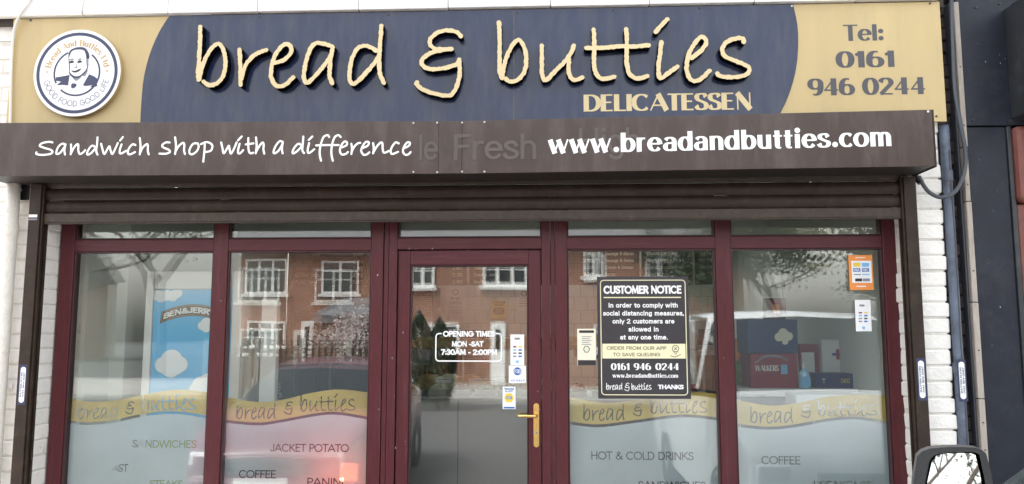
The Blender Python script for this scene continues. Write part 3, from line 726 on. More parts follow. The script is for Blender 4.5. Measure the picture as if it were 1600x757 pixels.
text('web_address_lettering', 'www.breadandbutties.com', 'brit', a, b, za, PZ(1000,207,YTX)-PZ(1000,237.2,YTX), YTX, M['white'], sb, track=.06, dz=zb_-za)
YGH = YH-.0034
a, b = PX(655,250,YGH), PX(838,250,YGH)
for wd_, p_, q_ in (('le', 655, 685), ('Fresh', 709, 838)):
    text('ghost_lettering', wd_, 'goth', PX(p_,250,YGH), PX(q_,250,YGH), PZ(740,250,YGH), PZ(740,210,YGH)-PZ(740,250,YGH), YGH, M['ghost'], sb)
text('ghost_lettering', 'High', 'goth', PX(905,240,YH-.0008), PX(1000,240,YH-.0008), PZ(940,240,YH-.0008), PZ(740,210,YGH)-PZ(740,250,YGH), YH-.0008, M['ghost'], sb)

# ================================================================== roller shutter: guides, slats, bottom bar
sh = thing('roller_shutter', 'brown roller shutter raised above the shopfront between two guide rails', 'roller shutter', (0,0,0))
YGD = -.20
gx0, gx1 = PX(38.6,420,YGD), PX(56.3,420,YGD); hx0, hx1 = PX(1419.6,420,YGD), PX(1438.8,420,YGD)
ztop = min(hz(gx0,0), hz(hx1,0))-.004
for a, b, side in ((gx0, gx1, 1), (hx0, hx1, -1)):
    g = boxobj('guide_rail', M['bar'] if side == 2 else M['brown_d'], a, b, YGD, YB-.008, .0, ztop, sh, .003)
    e = b if side == 1 else a
    boxobj('guide_lip', M['brown_d'], e+side*.001, e+side*.012, YGD+.012, YGD+.030, 0, ztop-.002, sh, .001)
    boxobj('guide_lip', M['brown_d'], e+side*.001, e+side*.012, YGD+.052, YB-.010, 0, ztop-.002, sh, .001)
YC = -.158
sx0, sx1 = gx1+.002, hx0-.002
def slat(z0, z1, name='slat'):
    n = 7; pr = []
    for k in range(n+1):
        t = k/n; pr.append((YC-.011*math.sin(math.pi*t)**.7, z0+(z1-z0)*t))
    pr2 = [(y+.006, z) for y, z in pr]
    vs = [(x, y, z) for x in (sx0, sx1) for y, z in pr+pr2[::-1]]; m = len(pr)*2
    fs = [(k, (k+1) % m, m+(k+1) % m, m+k) for k in range(m)]+[tuple(range(m-1,-1,-1)), tuple(range(m, 2*m))]
    return MB().add(vs, fs).build(name, M['brown_d'], sh, smooth=False)
zb1 = PZ(740, 329, YC); zb0 = PZ(740, 344.6, YC)
boxobj('bottom_bar', M['bar'], sx0, sx1, YC-.016, YC+.014, zb0, zb1-.003, sh, .004)
boxobj('bar_lip', M['bar'], sx0, sx1, YC-.018, YC+.018, zb0-.008, zb0-.0005, sh, .002)
z = zb1
while z < 2.5:
    slat(z+.0015, z+.0735); z += .0765
b = MB().disc(PX(65,316.5,YC-.02), PZ(65,316.5,YC-.02), .006, YC-.018, YC-.008, 10).build('slat_bolt', M['screw'], sh)
# small plates fixed on the rails
def label_strip(px, py0, py1, Y, wpx, label, nm='security_sticker'):
    t = thing(nm, label, 'sticker', (PX(px,(py0+py1)/2,Y), Y, PZ(px,(py0+py1)/2,Y)))
    hw = wpx/1250*(4.8+Y)/2; hh = (PZ(px,py0,Y)-PZ(px,py1,Y))/2
    boxobj('backing', M['print_navy'], -hw, hw, -.0012, -.0003, -hh, hh, t, 0)
    p = [(-hw*.72+hw*1.44*(k%2 != k//2), 0) for k in range(4)]
    r = hw*.66; pts = [(r*math.cos(R(a)), hh*.78-r*.2+r*math.sin(R(a))) for a in range(0, 181, 20)]+[(r*math.cos(R(a)), -hh*.78+r*.2+r*math.sin(R(a))) for a in range(180, 361, 20)]
    flat('white_field', [a for a in pts], [list(range(len(pts)))], -.0020, M['paper'], t)
    for i, (s, k) in enumerate((('SHUTTERS DOORS', -.30), ('0161 969 0087', .30))):
        V, F, wd = text2d(s, 'bold'); L = hh*1.25; h = hw*.42
        flat('lettering', [(k*hw*1.0+h/2-p[1]*h, -L/2+p[0]/wd*L) for p in V], [f for f in F], -.0026, M['print_navy'], t)
    return t
label_strip(35.2, 570, 633, YGD, 13, 'navy and white sticker on the left shutter guide rail')
label_strip(1440, 560, 626, YGD, 13, 'navy and white sticker on the right shutter guide rail')
t = thing('maker_plate', 'small pale maker plate high on the left shutter guide', 'sticker', (0,0,0))
for a, b in ((335.5,340),(341.8,344.2)): pxbox('plate', M['print_grey'] if a > 340 else M['paper'], 45, a, 58, b, YGD-.0012, .001, t, 0)

# ================================================================== shopfront frames
def X(px): return PX(px, 396, 0)
def Z(py, px=740): return PZ(px, py, 0)
ZTOP, ZBOT = 2.42, .06
zt_b0, zt_b1 = Z(390.5), Z(371.5)             # transom bar
YI = .072
def rail(name, m, a, b, z0, z1, par, y0=0., y1=YI, bev=.004): return boxobj(name, m, a, b, y0, y1, z0, z1, par, bev)
def bead(par, x0, x1, z0, z1, y0=.008, t=.009):
    """glazing bead: four dark strips round a pane"""
    for a, b, c, d in ((x0, x0+t, z0, z1), (x1-t, x1, z0, z1), (x0+t, x1-t, z0, z0+t), (x0+t, x1-t, z1-t, z1)):
        boxobj('glazing_bead', M['bead'], a, b, y0, .06, c, d, par, .0025)
def pane(par, x0, x1, z0, z1, y=.024, name='pane', tilt=0.):
    g = MB().box(-(x1-x0)/2, (x1-x0)/2, -.002, .002, 0, z1-z0).build(name, M['glass'], par); g.location = ((x0+x1)/2, y, z0)
    g.rotation_euler = (R(random.uniform(-.10,.10)+tilt), 0, R(random.uniform(-.12,.12)))
    h = MB().box(-(x1-x0)/2, (x1-x0)/2, -.002, .002, 0, z1-z0).build('inner_pane', M['glass'], par); h.location = ((x0+x1)/2, y+.020, z0)
    h.rotation_euler = (R(random.uniform(-.30,.30)), 0, R(random.uniform(-.35,.35)))
    return g
def window_unit(label, xa, g1a, g1b, g2a, g2b, xb):
    t = thing('shop_window', label, 'window', (0,0,0))
    xa, g1a, g1b, g2a, g2b, xb = [X(v) for v in (xa, g1a, g1b, g2a, g2b, xb)]
    rail('stile', M['upvc'], xa, g1a-.007, ZBOT, ZTOP, t); rail('stile', M['upvc'], g2b+.007, xb, ZBOT, ZTOP, t)
    rail('mullion', M['upvc'], g1b+.007, g2a-.007, ZBOT+.101, ZTOP-.061, t)
    for a, b in ((g1a, g1b), (g2a, g2b)):
        rail('transom', M['upvc_h'], a-.0065, b+.0065, zt_b0, zt_b1, t)
        rail('top_rail', M['upvc_h'], a-.0065, b+.0065, ZTOP-.06, ZTOP, t)
        rail('bottom_rail', M['upvc_h'], a-.0065, b+.0065, ZBOT, ZBOT+.1, t)
        bead(t, a-.006, b+.006, ZBOT+.1, zt_b0-.0005); bead(t, a-.006, b+.006, zt_b1+.0005, ZTOP-.0605)
        pane(t, a, b, ZBOT+.102, zt_b0-.003); pane(t, a, b, zt_b1+.003, ZTOP-.063, name='toplight_pane')
    return t
wl = window_unit('left pair of maroon framed shop windows with frosted lower glass', 94, 117.5, 332, 358, 578.5, 599)
wr = window_unit('right pair of maroon framed shop windows with frosted lower glass', 867.5, 887.7, 1116, 1144, 1378, 1402)
boxobj('joint_strip', M['upvc'], X(600.2), X(607.2), .006, .05, ZBOT, ZTOP, wl, .002)
boxobj('joint_strip', M['upvc'], X(860.2), X(866.8), .006, .05, ZBOT, ZTOP, wr, .002)
df = thing('door_frame', 'maroon door frame with toplight between the two shop windows', 'door frame', (0,0,0))
rail('jamb', M['upvc'], X(608), X(620.8), ZBOT-.06, ZTOP, df); rail('jamb', M['upvc'], X(846.2), X(859.4), ZBOT-.06, ZTOP, df)
rail('head', M['upvc_h'], X(620.8)+.0005, X(846.2)-.0005, Z(389.5), zt_b1, df); rail('top_rail', M['upvc_h'], X(620.8)+.0005, X(846.2)-.0005, ZTOP-.06, ZTOP, df)
bead(df, X(620.8)+.001, X(846.2)-.001, zt_b1+.0005, ZTOP-.0605); pane(df, X(623.5), X(843.5), zt_b1+.003, ZTOP-.063, name='toplight_pane')
dr = thing('shop_door', 'maroon glazed shop door with brass lever handle in the middle', 'door', (0,0,0))
dx0, dx1, dz0, dz1 = X(622), X(845), .02, Z(391.3)
ga, gb, gz1, gz0 = X(643), X(823.3), Z(416), .22
YD = .012
rail('stile', M['upvc'], dx0, ga-.008, dz0, dz1, dr, YD, .068); rail('stile', M['upvc'], gb+.008, dx1, dz0, dz1, dr, YD, .068)
rail('top_rail', M['upvc_h'], ga-.0075, gb+.0075, gz1+.008, dz1, dr, YD, .068); rail('bottom_rail', M['upvc_h'], ga-.0075, gb+.0075, dz0, gz0-.008, dr, YD, .068)
bead(dr, ga-.007, gb+.007, gz0-.0075, gz1+.0075, YD+.008); pane(dr, ga, gb, gz0, gz1, .034)
# brass lever handle
hp = P(838, 664, YD-.004)
hd = MB(); hw = .0165; hh = (PZ(838,630,YD)-PZ(838,699,YD))/2; zc = PZ(838,664.5,YD)
pts = [(hp.x+hw*math.cos(R(a)), zc+hh-hw+hw*math.sin(R(a))) for a in range(0,181,15)]+[(hp.x+hw*math.cos(R(a)), zc-hh+hw+hw*math.sin(R(a))) for a in range(180,361,15)]
hpl = MB().prism(pts, YD-.009, YD-.0005).build('handle_plate', M['brass'], dr, bevel=.002)
zl = PZ(838, 650.5, YD-.05)
MB().tube([(hp.x, YD-.009, zl), (hp.x, YD-.045, zl), (hp.x-.012, YD-.054, zl), (hp.x-.05, YD-.056, zl), (hp.x-.11, YD-.052, zl+.001)], [.010,.010,.0105,.010,.008], 14).build('handle_lever', M['brass'], hpl, smooth=True)
MB().disc(hp.x, zl-.098, .009, YD-.013, YD-.009, 18).build('lock_cylinder', M['steel'], hpl); boxobj('keyhole', M['black'], hp.x-.0012, hp.x+.0012, YD-.0136, YD-.0128, zl-.106, zl-.094, hpl, 0)
for dzz in (.058,-.150): MB().disc(hp.x, zl+dzz, .0035, YD-.0105, YD-.0088, 10).build('screw', M['brass'], hpl)
# mitred corner joints, chips and scuffs
def mitre(x, z, sx, sz, L, par, y=0.):
    w_ = .0007; MB().add([(x-w_*sz, y-.0006, z+w_*sx), (x+w_*sz, y-.0006, z-w_*sx), (x+L*sx+w_*sz, y-.0006, z+L*sz-w_*sx), (x+L*sx-w_*sz, y-.0006, z+L*sz+w_*sx)], [(0,1,2,3)]).build('mitre_joint', M['bead'], par)
for par, xs_ in ((wl, (117.5, 332, 358, 578.5)), (wr, (887.7, 1116, 1144, 1378))):
    for i, px in enumerate(xs_):
        s_ = -1 if i % 2 == 0 else 1
        for z_, u in ((zt_b0, 1), (zt_b1, -1)): mitre(X(px)+s_*.008, z_, s_, u, .030, par)
for px, s_ in ((643, -1), (823.3, 1)): mitre(X(px)+s_*.009, gz1+.009, s_, 1, .062, dr, YD)
rc_ = random.Random(21)
for par, px, py, y in ((df,614,395,0),(df,613,560,0),(df,616,620,0),(df,618,700,0),(dr,848-6,655,YD),(dr,840,612,YD),(dr,843,640,YD),(wl,592,640,0),(wl,590,430,0),(dr,630,520,YD),(dr,633,690,YD),(wr,1131,560,0),(wl,345,470,0),(df,640,389,0),(df,650,389.4,0),(df,676,389,0)):
    c_ = P(px, py, y-.0008); n_ = 6; rr_ = rc_.uniform(.0025,.006)
    MB().add([(c_.x+rr_*rc_.uniform(.4,1)*math.cos(6.283*k/n_), y-.0008, c_.z+rr_*rc_.uniform(.5,1.6)*math.sin(6.283*k/n_)) for k in range(n_)], [tuple(range(n_))]).build('paint_chip', M['print_grey'] if rc_.random() < .5 else M['offw'], par)

# ================================================================== window graphics: gold wave and frosted film with cut-out words
YV = .056
GFX = [
 ('first', 101, 334, [(95,618),(103,620),(131,627),(157,628),(186,625),(217,619),(256,611),(285,609),(321,613),(340,617)], [(95,655),(102,656),(135,660),(179,656),(217,648),(256,643),(289,644),(319,649),(340,654)],
  [(0,123,184,631,654.5,0),(1,196.5,208,628.5,647,0),(2,223,305,616,642,0)], [('SANDWICHES',206,307,688,700),('AST',175,200,725.5,738),('STEAKS',233,285,750.5,763)], 'far left window with gold bread & butties wave before the blue freezer'),
 ('second', 340, 581, [(340,618),(351,621),(406,628.6),(446,624),(483,615),(527,609),(571,613),(585,616)], [(340,654),(349,656),(402,660.5),(439,656),(494,646),(527,644),(570,650.6),(585,654)],
  [(0,370,430,630,655,0),(1,444.5,456.5,628.5,647.5,0),(2,470,554.5,616,643,0)], [('JACKET POTATO',422,545,694,706.5),('COFFEE',373,431,735,747.5),('PANINI',480,536,747,760)], 'window left of the door with jacket potato lettering'),
 ('third', 886, 1132, [(884,618),(891,621),(946,630),(990,625),(1035,617),(1081,613),(1122,616),(1135,618)], [(884,657),(891,659),(935,663.4),(990,657),(1045,649.5),(1078,648),(1124,653),(1135,656)],
  [(0,912,975,632,657.5,0),(1,990,1002,631.5,650,0),(2,1017,1104,619,646.5,0)], [('HOT & COLD DRINKS',924,1084,706,719),('SANDWICHES',997,1103,752.5,765)], 'window right of the door with hot & cold drinks lettering'),
 ('fourth', 1146, 1400, [(1140,622),(1152,625),(1202,634),(1246,630),(1294,620),(1349,616.5),(1389,619),(1402,621)], [(1140,660),(1153,663),(1202,667),(1244,663),(1294,654),(1338,651),(1391,660),(1402,663)],
  [(0,1173,1238,636,661.5,0),(1,1252,1266,633.5,652.5,0),(2,1279,1369,625,650.5,0)], [('COFFEE',1190,1251,713,726),('BREAKFAST',1272,1362,752,765)], 'far right window with coffee lettering before the snack boxes'),
]
GL = {'first': (117.5,332), 'second': (358,578.5), 'third': (887.7,1116), 'fourth': (1144,1378)}
WIDX = (WORD[:5], WORD[5:6], WORD[6:])
for key, pa, pb, top, bot, words, lines, lab in GFX:
    t = thing('window_graphic', 'frosted vinyl on the '+lab, 'window vinyl', (0,0,0))
    x0, x1 = X(GL[key][0])-.001, X(GL[key][1])+.001
    tp = [(PX(a,b,YV), PZ(a,b,YV)) for a, b in catmull(top, 6)]; bt = [(PX(a,b,YV), PZ(a,b,YV)) for a, b in catmull(bot, 6)]
    def clip(p):
        r = []
        for a, b in zip(p, p[1:]):
            for xx in (x0, x1):
                if (a[0]-xx)*(b[0]-xx) < 0: u = (xx-a[0])/(b[0]-a[0]); r.append((xx, a[1]+(b[1]-a[1])*u))
            if x0 < b[0] < x1: r.append(b)
        return sorted(set(r))
    tp, bt = clip(tp), clip(bt)
    cut = []
    for wi, a, b, c, d, rot in words:
        m = (c+d)/2; cut += word_polys(WIDX[wi], (PX(a,m,YV), PX(b,m,YV), PZ((a+b)/2,d,YV), PZ((a+b)/2,c,YV)), .0072, rot)
    V, F = union(cut, base=bt+tp[::-1])
    flat('gold_wave_band', V, F, YV, M['goldfilm'], t)
    ft = [(x, z-.017) for x, z in bt]; cut = []
    for s, a, b, c, d in lines:
        V2, F2, wd = text2d(s, 'goth'); xa, xb = PX(a,d,YV), PX(b,d,YV); zb2 = PZ((a+b)/2,d,YV); h = PZ((a+b)/2,c,YV)-zb2
        cut += [[(xa+V2[i][0]/wd*(xb-xa), zb2+V2[i][1]*h) for i in f] for f in F2]
    V, F = union(cut, base=[(x0, ZBOT+.103),(x1, ZBOT+.103)]+ft[::-1])
    flat('frosted_film', V, F, YV, M['frost'], t)

# ================================================================== notices and stickers on the glass
YO = .014
nb = thing('customer_notice', 'charcoal customer notice poster with white and cream lettering on the glass', 'notice', (0,0,0))
nx = lambda px, py=528: PX(px, py, YO); nzp = lambda py, px=1006: PZ(px, py, YO)
boxobj('board', M['notice'], nx(934), nx(1077.5), YO, YO+.006, nzp(623.5), nzp(432.5), nb, .001)
def rrect(x0, x1, z0, z1, r, n=6):
    p = []
    for cx, cz, a in ((x1-r, z1-r, 0), (x0+r, z1-r, 90), (x0+r, z0+r, 180), (x1-r, z0+r, 270)):
        p += [(cx+r*math.cos(R(a+90*k/n)), cz+r*math.sin(R(a+90*k/n))) for k in range(n+1)]
    return p
def outline(name, x0, x1, z0, z1, r, wd, Y, m, par):
    p = rrect(x0, x1, z0, z1, r); q2 = rrect(x0+wd, x1-wd, z0+wd, z1-wd, max(r-wd, .001)); n = len(p)
    return MB().add([(x,Y,z) for x,z in p]+[(x,Y,z) for x,z in q2], [(i, (i+1) % n, n+(i+1) % n, n+i) for i in range(n)]).build(name, m, par)
Y1 = YO-.0012
outline('border', nx(938.5), nx(1073), nzp(618), nzp(437.5), .022, .005, Y1, M['ncream'], nb)
boxobj('cream_band', M['ncream'], nx(941), nx(1070.5), Y1-.0002, Y1+.001, nzp(560.5), nzp(537.5), nb, 0)
boxobj('rule', M['ncream'], nx(944), nx(1065.5), Y1-.0002, Y1+.001, nzp(466), nzp(464.3), nb, 0)
for s, sty, a, b, c, d, m in (('CUSTOMER NOTICE','heavy',943,1065,446.5,459.5,'white'), ('In order to comply with','bold',951,1059,473.5,481,'white'), ('social distancing measures,','bold',942,1069,486,493.5,'white'),
     ('only 2 customers are','bold',957,1054,498.5,506,'white'), ('allowed in','bold',982,1029,511,518.5,'white'), ('at any one time.','bold',969,1043.5,523.5,531,'white'),
     ('0161','num',954.5,983.5,568,578.5,'white'), ('946','num',990,1017.5,568,578.5,'white'), ('0244','num',1024,1060.5,568,578.5,'white'), ('www.breadandbutties.com','brit',957,1059.5,584,590.5,'white'), ('THANKS','heavy',1028,1068.5,601.5,608.5,'white'),
     ('ORDER FROM OUR APP','fine',948,1041,541.5,547,'print_black'), ('TO SAVE QUEUING','fine',958,1031.5,551.7,557,'print_black')):
    pxtext('notice_lettering', s, sty, a, b, c, d, Y1-.0012, M[m], nb, track=.05 if sty != 'heavy' else -.02)
wl_ = []
for k, (a, b) in zip(WIDX, ((947.5,972),(976,983),(987,1017.5))):
    wl_ += word_polys(k, (nx(a,605), nx(b,605), nzp(609.5 if len(k) > 1 else 611), nzp(599)), .0036)
V, F = union(wl_); flat('notice_lettering', V, F, Y1-.0012, M['white'], nb)
cx, cz = nx(1055), nzp(545)
ic = ribbon(arc(cx, cz, .019, .019, 0, 360, 20), lambda t: .0035)+ribbon([(cx-.008,cz-.008),(cx+.008,cz+.008)], lambda t: .003)+ribbon([(cx-.008,cz+.008),(cx+.008,cz-.008)], lambda t: .003)
ic += ribbon([(cx-.012,cz-.015),(cx,cz-.036),(cx+.012,cz-.015)], lambda t: .003)+ribbon([(cx-.030,cz-.042),(cx-.004,cz-.050),(cx+.030,cz-.034)], lambda t: .0035)
V, F = union(ic); flat('app_icon', V, F, Y1-.0012, M['print_black'], nb)

YDG = .0265
ot = thing('opening_times_vinyl', 'white opening times lettering in a rounded outline on the door glass', 'lettering', (0,0,0))
ox = lambda px: PX(px, 543, YDG); oz = lambda py: PZ(732, py, YDG)
# outline broken where the heading stands
p = rrect(ox(681), ox(783.5), oz(564.5), oz(521.5), .020, 6)
i0 = 7                                                       # end of the top right corner
seq = p[:7][::-1]
open_path = [(ox(774), oz(521.5))]+p[:7][::-1]+p[21:28][::-1]+p[14:21][::-1]+p[7:14][::-1]+[(ox(690), oz(521.5))]
V, F = union(ribbon(path(*open_path), lambda t: .0075)); flat('outline', V, F, YDG, M['white'], ot)
for s, a, b, c, d, sty in (('OPENING TIMES',692,773.5,517.5,526.5,'heavy'), ('MON -SAT',706,755.5,533.5,542,'heavy'), ('7:30AM - 2:00PM',689,777,546,555,'heavy')):
    pxtext('lettering', s, sty, a, b, c, d, YDG, M['white'], ot)

def card(name, label, cat, px0, py0, px1, py1, Y, m):
    t = thing(name, label, cat, (0,0,0)); t['_px'] = (px0, py0, px1, py1)
    del t['_px']
    boxobj('sheet', m, PX(px0,(py0+py1)/2,Y), PX(px1,(py0+py1)/2,Y), Y, Y+.0012, PZ((px0+px1)/2,py1,Y), PZ((px0+px1)/2,py0,Y), t, 0)
    return t
def ink(t, m, px0, py0, px1, py1, Y, name='print_block'):
    return boxobj(name, m, PX(px0,py0,Y), PX(px1,py0,Y), Y-.0012, Y-.0003, PZ(px0,py1,Y), PZ(px0,py0,Y), t, 0)
def pay_marks(t, x0, x1, y0, y1, Y):
    cw = (x1-x0)/2
    cols = ['crimson','yellow','lblue','mblue','print_grey','print_black','print_grey','mblue']
    for r in range(4):
        for c in range(2): ink(t, M[cols[(r*2+c) % 8]], x0+c*cw+cw*.2, y0+(y1-y0)*r/4, x0+c*cw+cw*.8, y0+(y1-y0)*(r/4+.12), Y, 'payment_mark')
# three stickers on the door
YK = .0262
t = card('payment_sticker', 'tall white card payment sticker on the door glass above the blue badge', 'sticker', 797.5, 523, 819, 571, YK, M['paper'])
pxtext('lettering', 'dojo', 'bold', 804, 812.5, 527.5, 531, YK-.0012, M['print_black'], t); pay_marks(t, 800, 817, 541, 561, YK); ink(t, M['lblue'], 806, 563.5, 810.5, 567.5, YK)
t = card('member_sticker', 'pale blue member sticker with round navy badge on the door glass', 'sticker', 795, 571.6, 822, 599, YK, M['paper'])
cc = P(808.5, 580.5, YK-.001)
MB().disc(cc.x, cc.z, .0235, cc.y-.0008, cc.y+.0004, 24).build('badge', M['mblue'], t)
pxtext('lettering', 'FSB', 'brit', 804, 813.5, 577.5, 583.5, YK-.0028, M['paper'], t); pxtext('lettering', 'MEMBER', 'fine', 798, 820, 593.3, 596.5, YK-.0012, M['mblue'], t, track=.4)
t = card('alarm_sticker', 'small white alarm sticker with yellow hexagon beside the brass handle', 'sticker', 785.5, 604.5, 805.5, 639.5, YK, M['paper'])
cc = P(795.3, 622, YK-.001); MB().disc(cc.x, cc.z, .030, cc.y-.0008, cc.y+.0004, 6).build('hexagon', M['yellow'], t)
ink(t, M['mblue'], 791.5, 619.5, 799.5, 624, YK-.0014, 'blue_field'); pxtext('lettering', 'ADT', 'bold', 792.3, 798.7, 620.4, 623.3, YK-.0040, M['paper'], t)
pxtext('lettering', 'Secured', 'bold', 788, 803, 606, 609.5, YK-.0012, M['mblue'], t); pxtext('lettering', 'by ADT', 'bold', 789.5, 801.5, 610.2, 613.2, YK-.0012, M['mblue'], t)
ink(t, M['mblue'], 787, 636, 804, 638.5, YK)
# papers on the right windows
t = card('small_leaflet', 'small cream leaflet with black header taped left of the customer notice', 'notice', 902, 514, 931, 571, .017, M['cpaper'])
ink(t, M['print_black'], 905, 516.5, 928, 520.5, .017); ink(t, M['print_black'], 903, 563, 931, 571, .017)
for i in range(5): ink(t, M['print_grey'], 909, 526+i*3, 924-(i%2)*3, 527+i*3, .017, 'print_line')
c0 = P(916.5, 546, .0155); ring2 = union(ribbon(arc(c0.x, c0.z, .018, .020, 0, 360, 6), lambda q: .004)); flat('badge_outline', *ring2, .0155, M['print_black'], t)
t = card('orange_sticker', 'orange card payment sticker at the top of the far right window', 'sticker', 1326.5, 399, 1364, 453.5, .017, M['orange'])
ink(t, M['paper'], 1330, 408, 1361, 442.5, .017, 'white_field')
for (a, b, m) in ((1333,411,'yellow'),(1346.5,411,'lblue'),(1333,419.5,'mblue'),(1346.5,419.5,'mblue'),(1334,428.5,'print_grey'),(1347,428.5,'lblue'),(1336,435.5,'print_black'),(1348,435.5,'print_grey')):
    ink(t, M[m], a, b, a+11, b+(6.2 if b < 415 else 5.4 if b < 425 else 4.5 if b > 432 else 1.6), .0156, 'payment_mark')
for a in (1334, 1347): pxtext('lettering', 'VISA', 'bold', a, a+9, 420.4, 423.8, .0140, M['paper'], t)
ink(t, M['paper'], 1338, 447, 1353, 448.6, .017, 'print_line'); ink(t, M['paper'], 1336, 402.5, 1352, 403.6, .017, 'print_line')
t = card('white_payment_card', 'white card payment sticker below the orange one on the far right window', 'sticker', 1336.5, 469, 1361, 518, .017, M['paper'])
pxtext('lettering', 'dojo', 'bold', 1343, 1351, 475.5, 479, .0158, M['print_black'], t); pay_marks(t, 1340, 1357, 488, 506, .017); ink(t, M['lblue'], 1347, 510.5, 1351.5, 514.5, .017)

# ================================================================== inside the shop
XI0, XI1, YW, ZC = X(96), X(1400), 4.3, 2.72
for nm, m, a in (('floor', 'floor_t', (XI0,XI1,.075,YW,-.1,.0)), ('ceiling', 'ceil', (XI0,XI1,.32,3.30,ZC,ZC+.1)), ('wall_back', 'tile', (XI0,XI1,YW,YW+.1,0,ZC)), ('wall_left', 'plaster', (XI0-.1,XI0-.002,.31,YW,0,ZC)), ('wall_right', 'plaster', (XI1+.002,XI1+.1,.31,YW,0,ZC))):
    tag(boxobj(nm, M[m], *a, None, 0), kind='structure')
rl = thing('added_rooflight', 'white framed roof glazing added to bring daylight into the shop', 'added_rooflight', (0,0,0))  # roof glazing added to brighten the interior with daylight
RX0, RX1 = -1.15, 1.0
for i in range(4): boxobj('glazing_bar', M['offw'], RX0+i*(RX1-RX0)/3-.02, RX0+i*(RX1-RX0)/3+.02, 3.301, YW, ZC+.02, ZC+.08, rl, 0)
for i in range(3): boxobj('pane', M['dglass'], RX0+i*(RX1-RX0)/3+.021, RX0+(i+1)*(RX1-RX0)/3-.021, 3.302, YW-.001, ZC+.045, ZC+.051, rl, 0)
for a, b in ((XI0, RX0-.021), (RX1+.021, XI1)): tag(boxobj('ceiling_side', M['ceil'], a, b, 3.301, YW, ZC, ZC+.1, None, 0), kind='structure')
tag(boxobj('added_ceiling_beam', M['ceil'], XI0, XI1, 2.80, 2.949, 2.42, ZC-.001, None, 0), kind='structure')  # added beam, hides the bright roof opening from view
for lab, a, b, py in (('dark bench added to darken the cut-out letters left of the door', 352, 574, 634), ('dark bench added to darken the cut-out letters right of the door', 896, 1120, 634)):  # benches added to put darkness behind the cut-out letters
    t = thing('added_dark_bench', lab, 'bench', (0,0,0)); YBn = .34; xa, xb, zt2 = PX(a,640,YBn), PX(b,640,YBn), PZ((a+b)/2,py,YBn)
    boxobj('bench_top', M['timber'], xa-.01, xb+.01, YBn-.02, YBn+.40, zt2-.03, zt2, t, .004)
    for i in range(4): boxobj('front_board', M['ndark'], xa+(xb-xa)*i/4+.002, xa+(xb-xa)*(i+1)/4-.002, YBn, YBn+.02, .0, zt2-.031, t, .003)
    for x_ in (xa, xb-.03): boxobj('side_board', M['ndark'], x_, x_+.03, YBn+.021, YBn+.38, 0, zt2-.031, t, 0)
t = thing('added_fridge_bank', 'tall dark fridge bank added to darken the back left of the shop', 'fridge', (0,0,0)); YFb = 3.45  # added dark mass, keeps the interior dark behind the mirrored brick
xa, xb, zt2 = PX(452,520,YFb), PX(676,520,YFb), PZ(560,446,YFb)
boxobj('cabinet', M['ndark'], xa, xb, YFb+.02, YFb+.6, 0, zt2, t, .01)
for i in range(3):
    d_ = boxobj('door', M['winglass'], xa+(xb-xa)*i/3+.01, xa+(xb-xa)*(i+1)/3-.01, YFb-.01, YFb+.019, .15, zt2-.12, t, .004)
    boxobj('handle', M['steel'], xa+(xb-xa)*(i+1)/3-.06, xa+(xb-xa)*(i+1)/3-.045, YFb-.04, YFb-.011, .8, 1.2, d_, .003)
    for k_ in range(3): boxobj('shelf_edge', M['steel'], xa+(xb-xa)*i/3+.03, xa+(xb-xa)*(i+1)/3-.03, YFb-.012, YFb-.0105, .5+k_*.36, .515+k_*.36, d_, 0)
# white partition at the far left
t = boxobj('partition', M['plaster'], PX(100,500,.30), PX(197,500,.62), .62, .72, .0, ZC-.001, None, .004); tag(t, 'pale plaster partition inside the far left window', 'partition')
# freezer with blue poster
YZ = .36
fz = thing('freezer', 'tall white freezer cabinet with sky blue poster behind the left window', 'freezer', (0,0,0))
fx = lambda px, py=520: PX(px, py, YZ); fzz = lambda py, px=300: PZ(px, py, YZ)
boxobj('cabinet', M['offw'], fx(226), fx(378), YZ+.012, YZ+.62, 0, fzz(424), fz, .02)
for a, b in ((226,238),(362,378)): boxobj('frame_post', M['offw'], fx(a), fx(b)-.002, YZ-.012, YZ+.010, .1, fzz(424), fz, .006)
boxobj('frame_header', M['offw'], fx(238)+.001, fx(362)-.003, YZ-.008, YZ+.010, fzz(452), fzz(424)-.002, fz, .004)
boxobj('poster', M['sky_blue'], fx(238)+.002, fx(362)-.004, YZ+.002, YZ+.008, fzz(705), fzz(453), fz, 0)
boxobj('poster_base', M['green'], fx(238)+.002, fx(362)-.004, YZ+.0005, YZ+.0075, .3, fzz(672), fz, 0)
def cloud(cx, cy, r, parts, nm='cloud_print'):
    ps = []
    for dx, dy, k in parts: ps.append([(fx(cx+dx*r)+k*r/250*math.cos(2*math.pi*j/18), fzz(cy+dy*r)+k*r/250*math.sin(2*math.pi*j/18)) for j in range(18)])
    V, F = union(ps)
    zlim = fzz(453); V = [(min(max(x, fx(238)+.003), fx(362)-.005), min(z, zlim-.001)) for x, z in V]
    flat(nm, V, F, YZ-.0008, M['cloud'], fz)
P5 = [(-.8,.15,.75),(0,-.2,1.1),(.8,.1,.75),(0,.45,.9),(-.4,.3,.8),(.45,.3,.8)]
cloud(270, 568, 17, P5); cloud(253, 459, 9, [(-1.4,.2,1),(-.4,.5,1.1),(.6,.3,1.0),(1.6,.4,1.0),(2.4,-.1,.9)]); cloud(322, 508, 9, P5); cloud(318, 604, 16, [(0,0,1),(.7,-.3,1),(-.5,.3,.7),(.4,.5,1.2)])
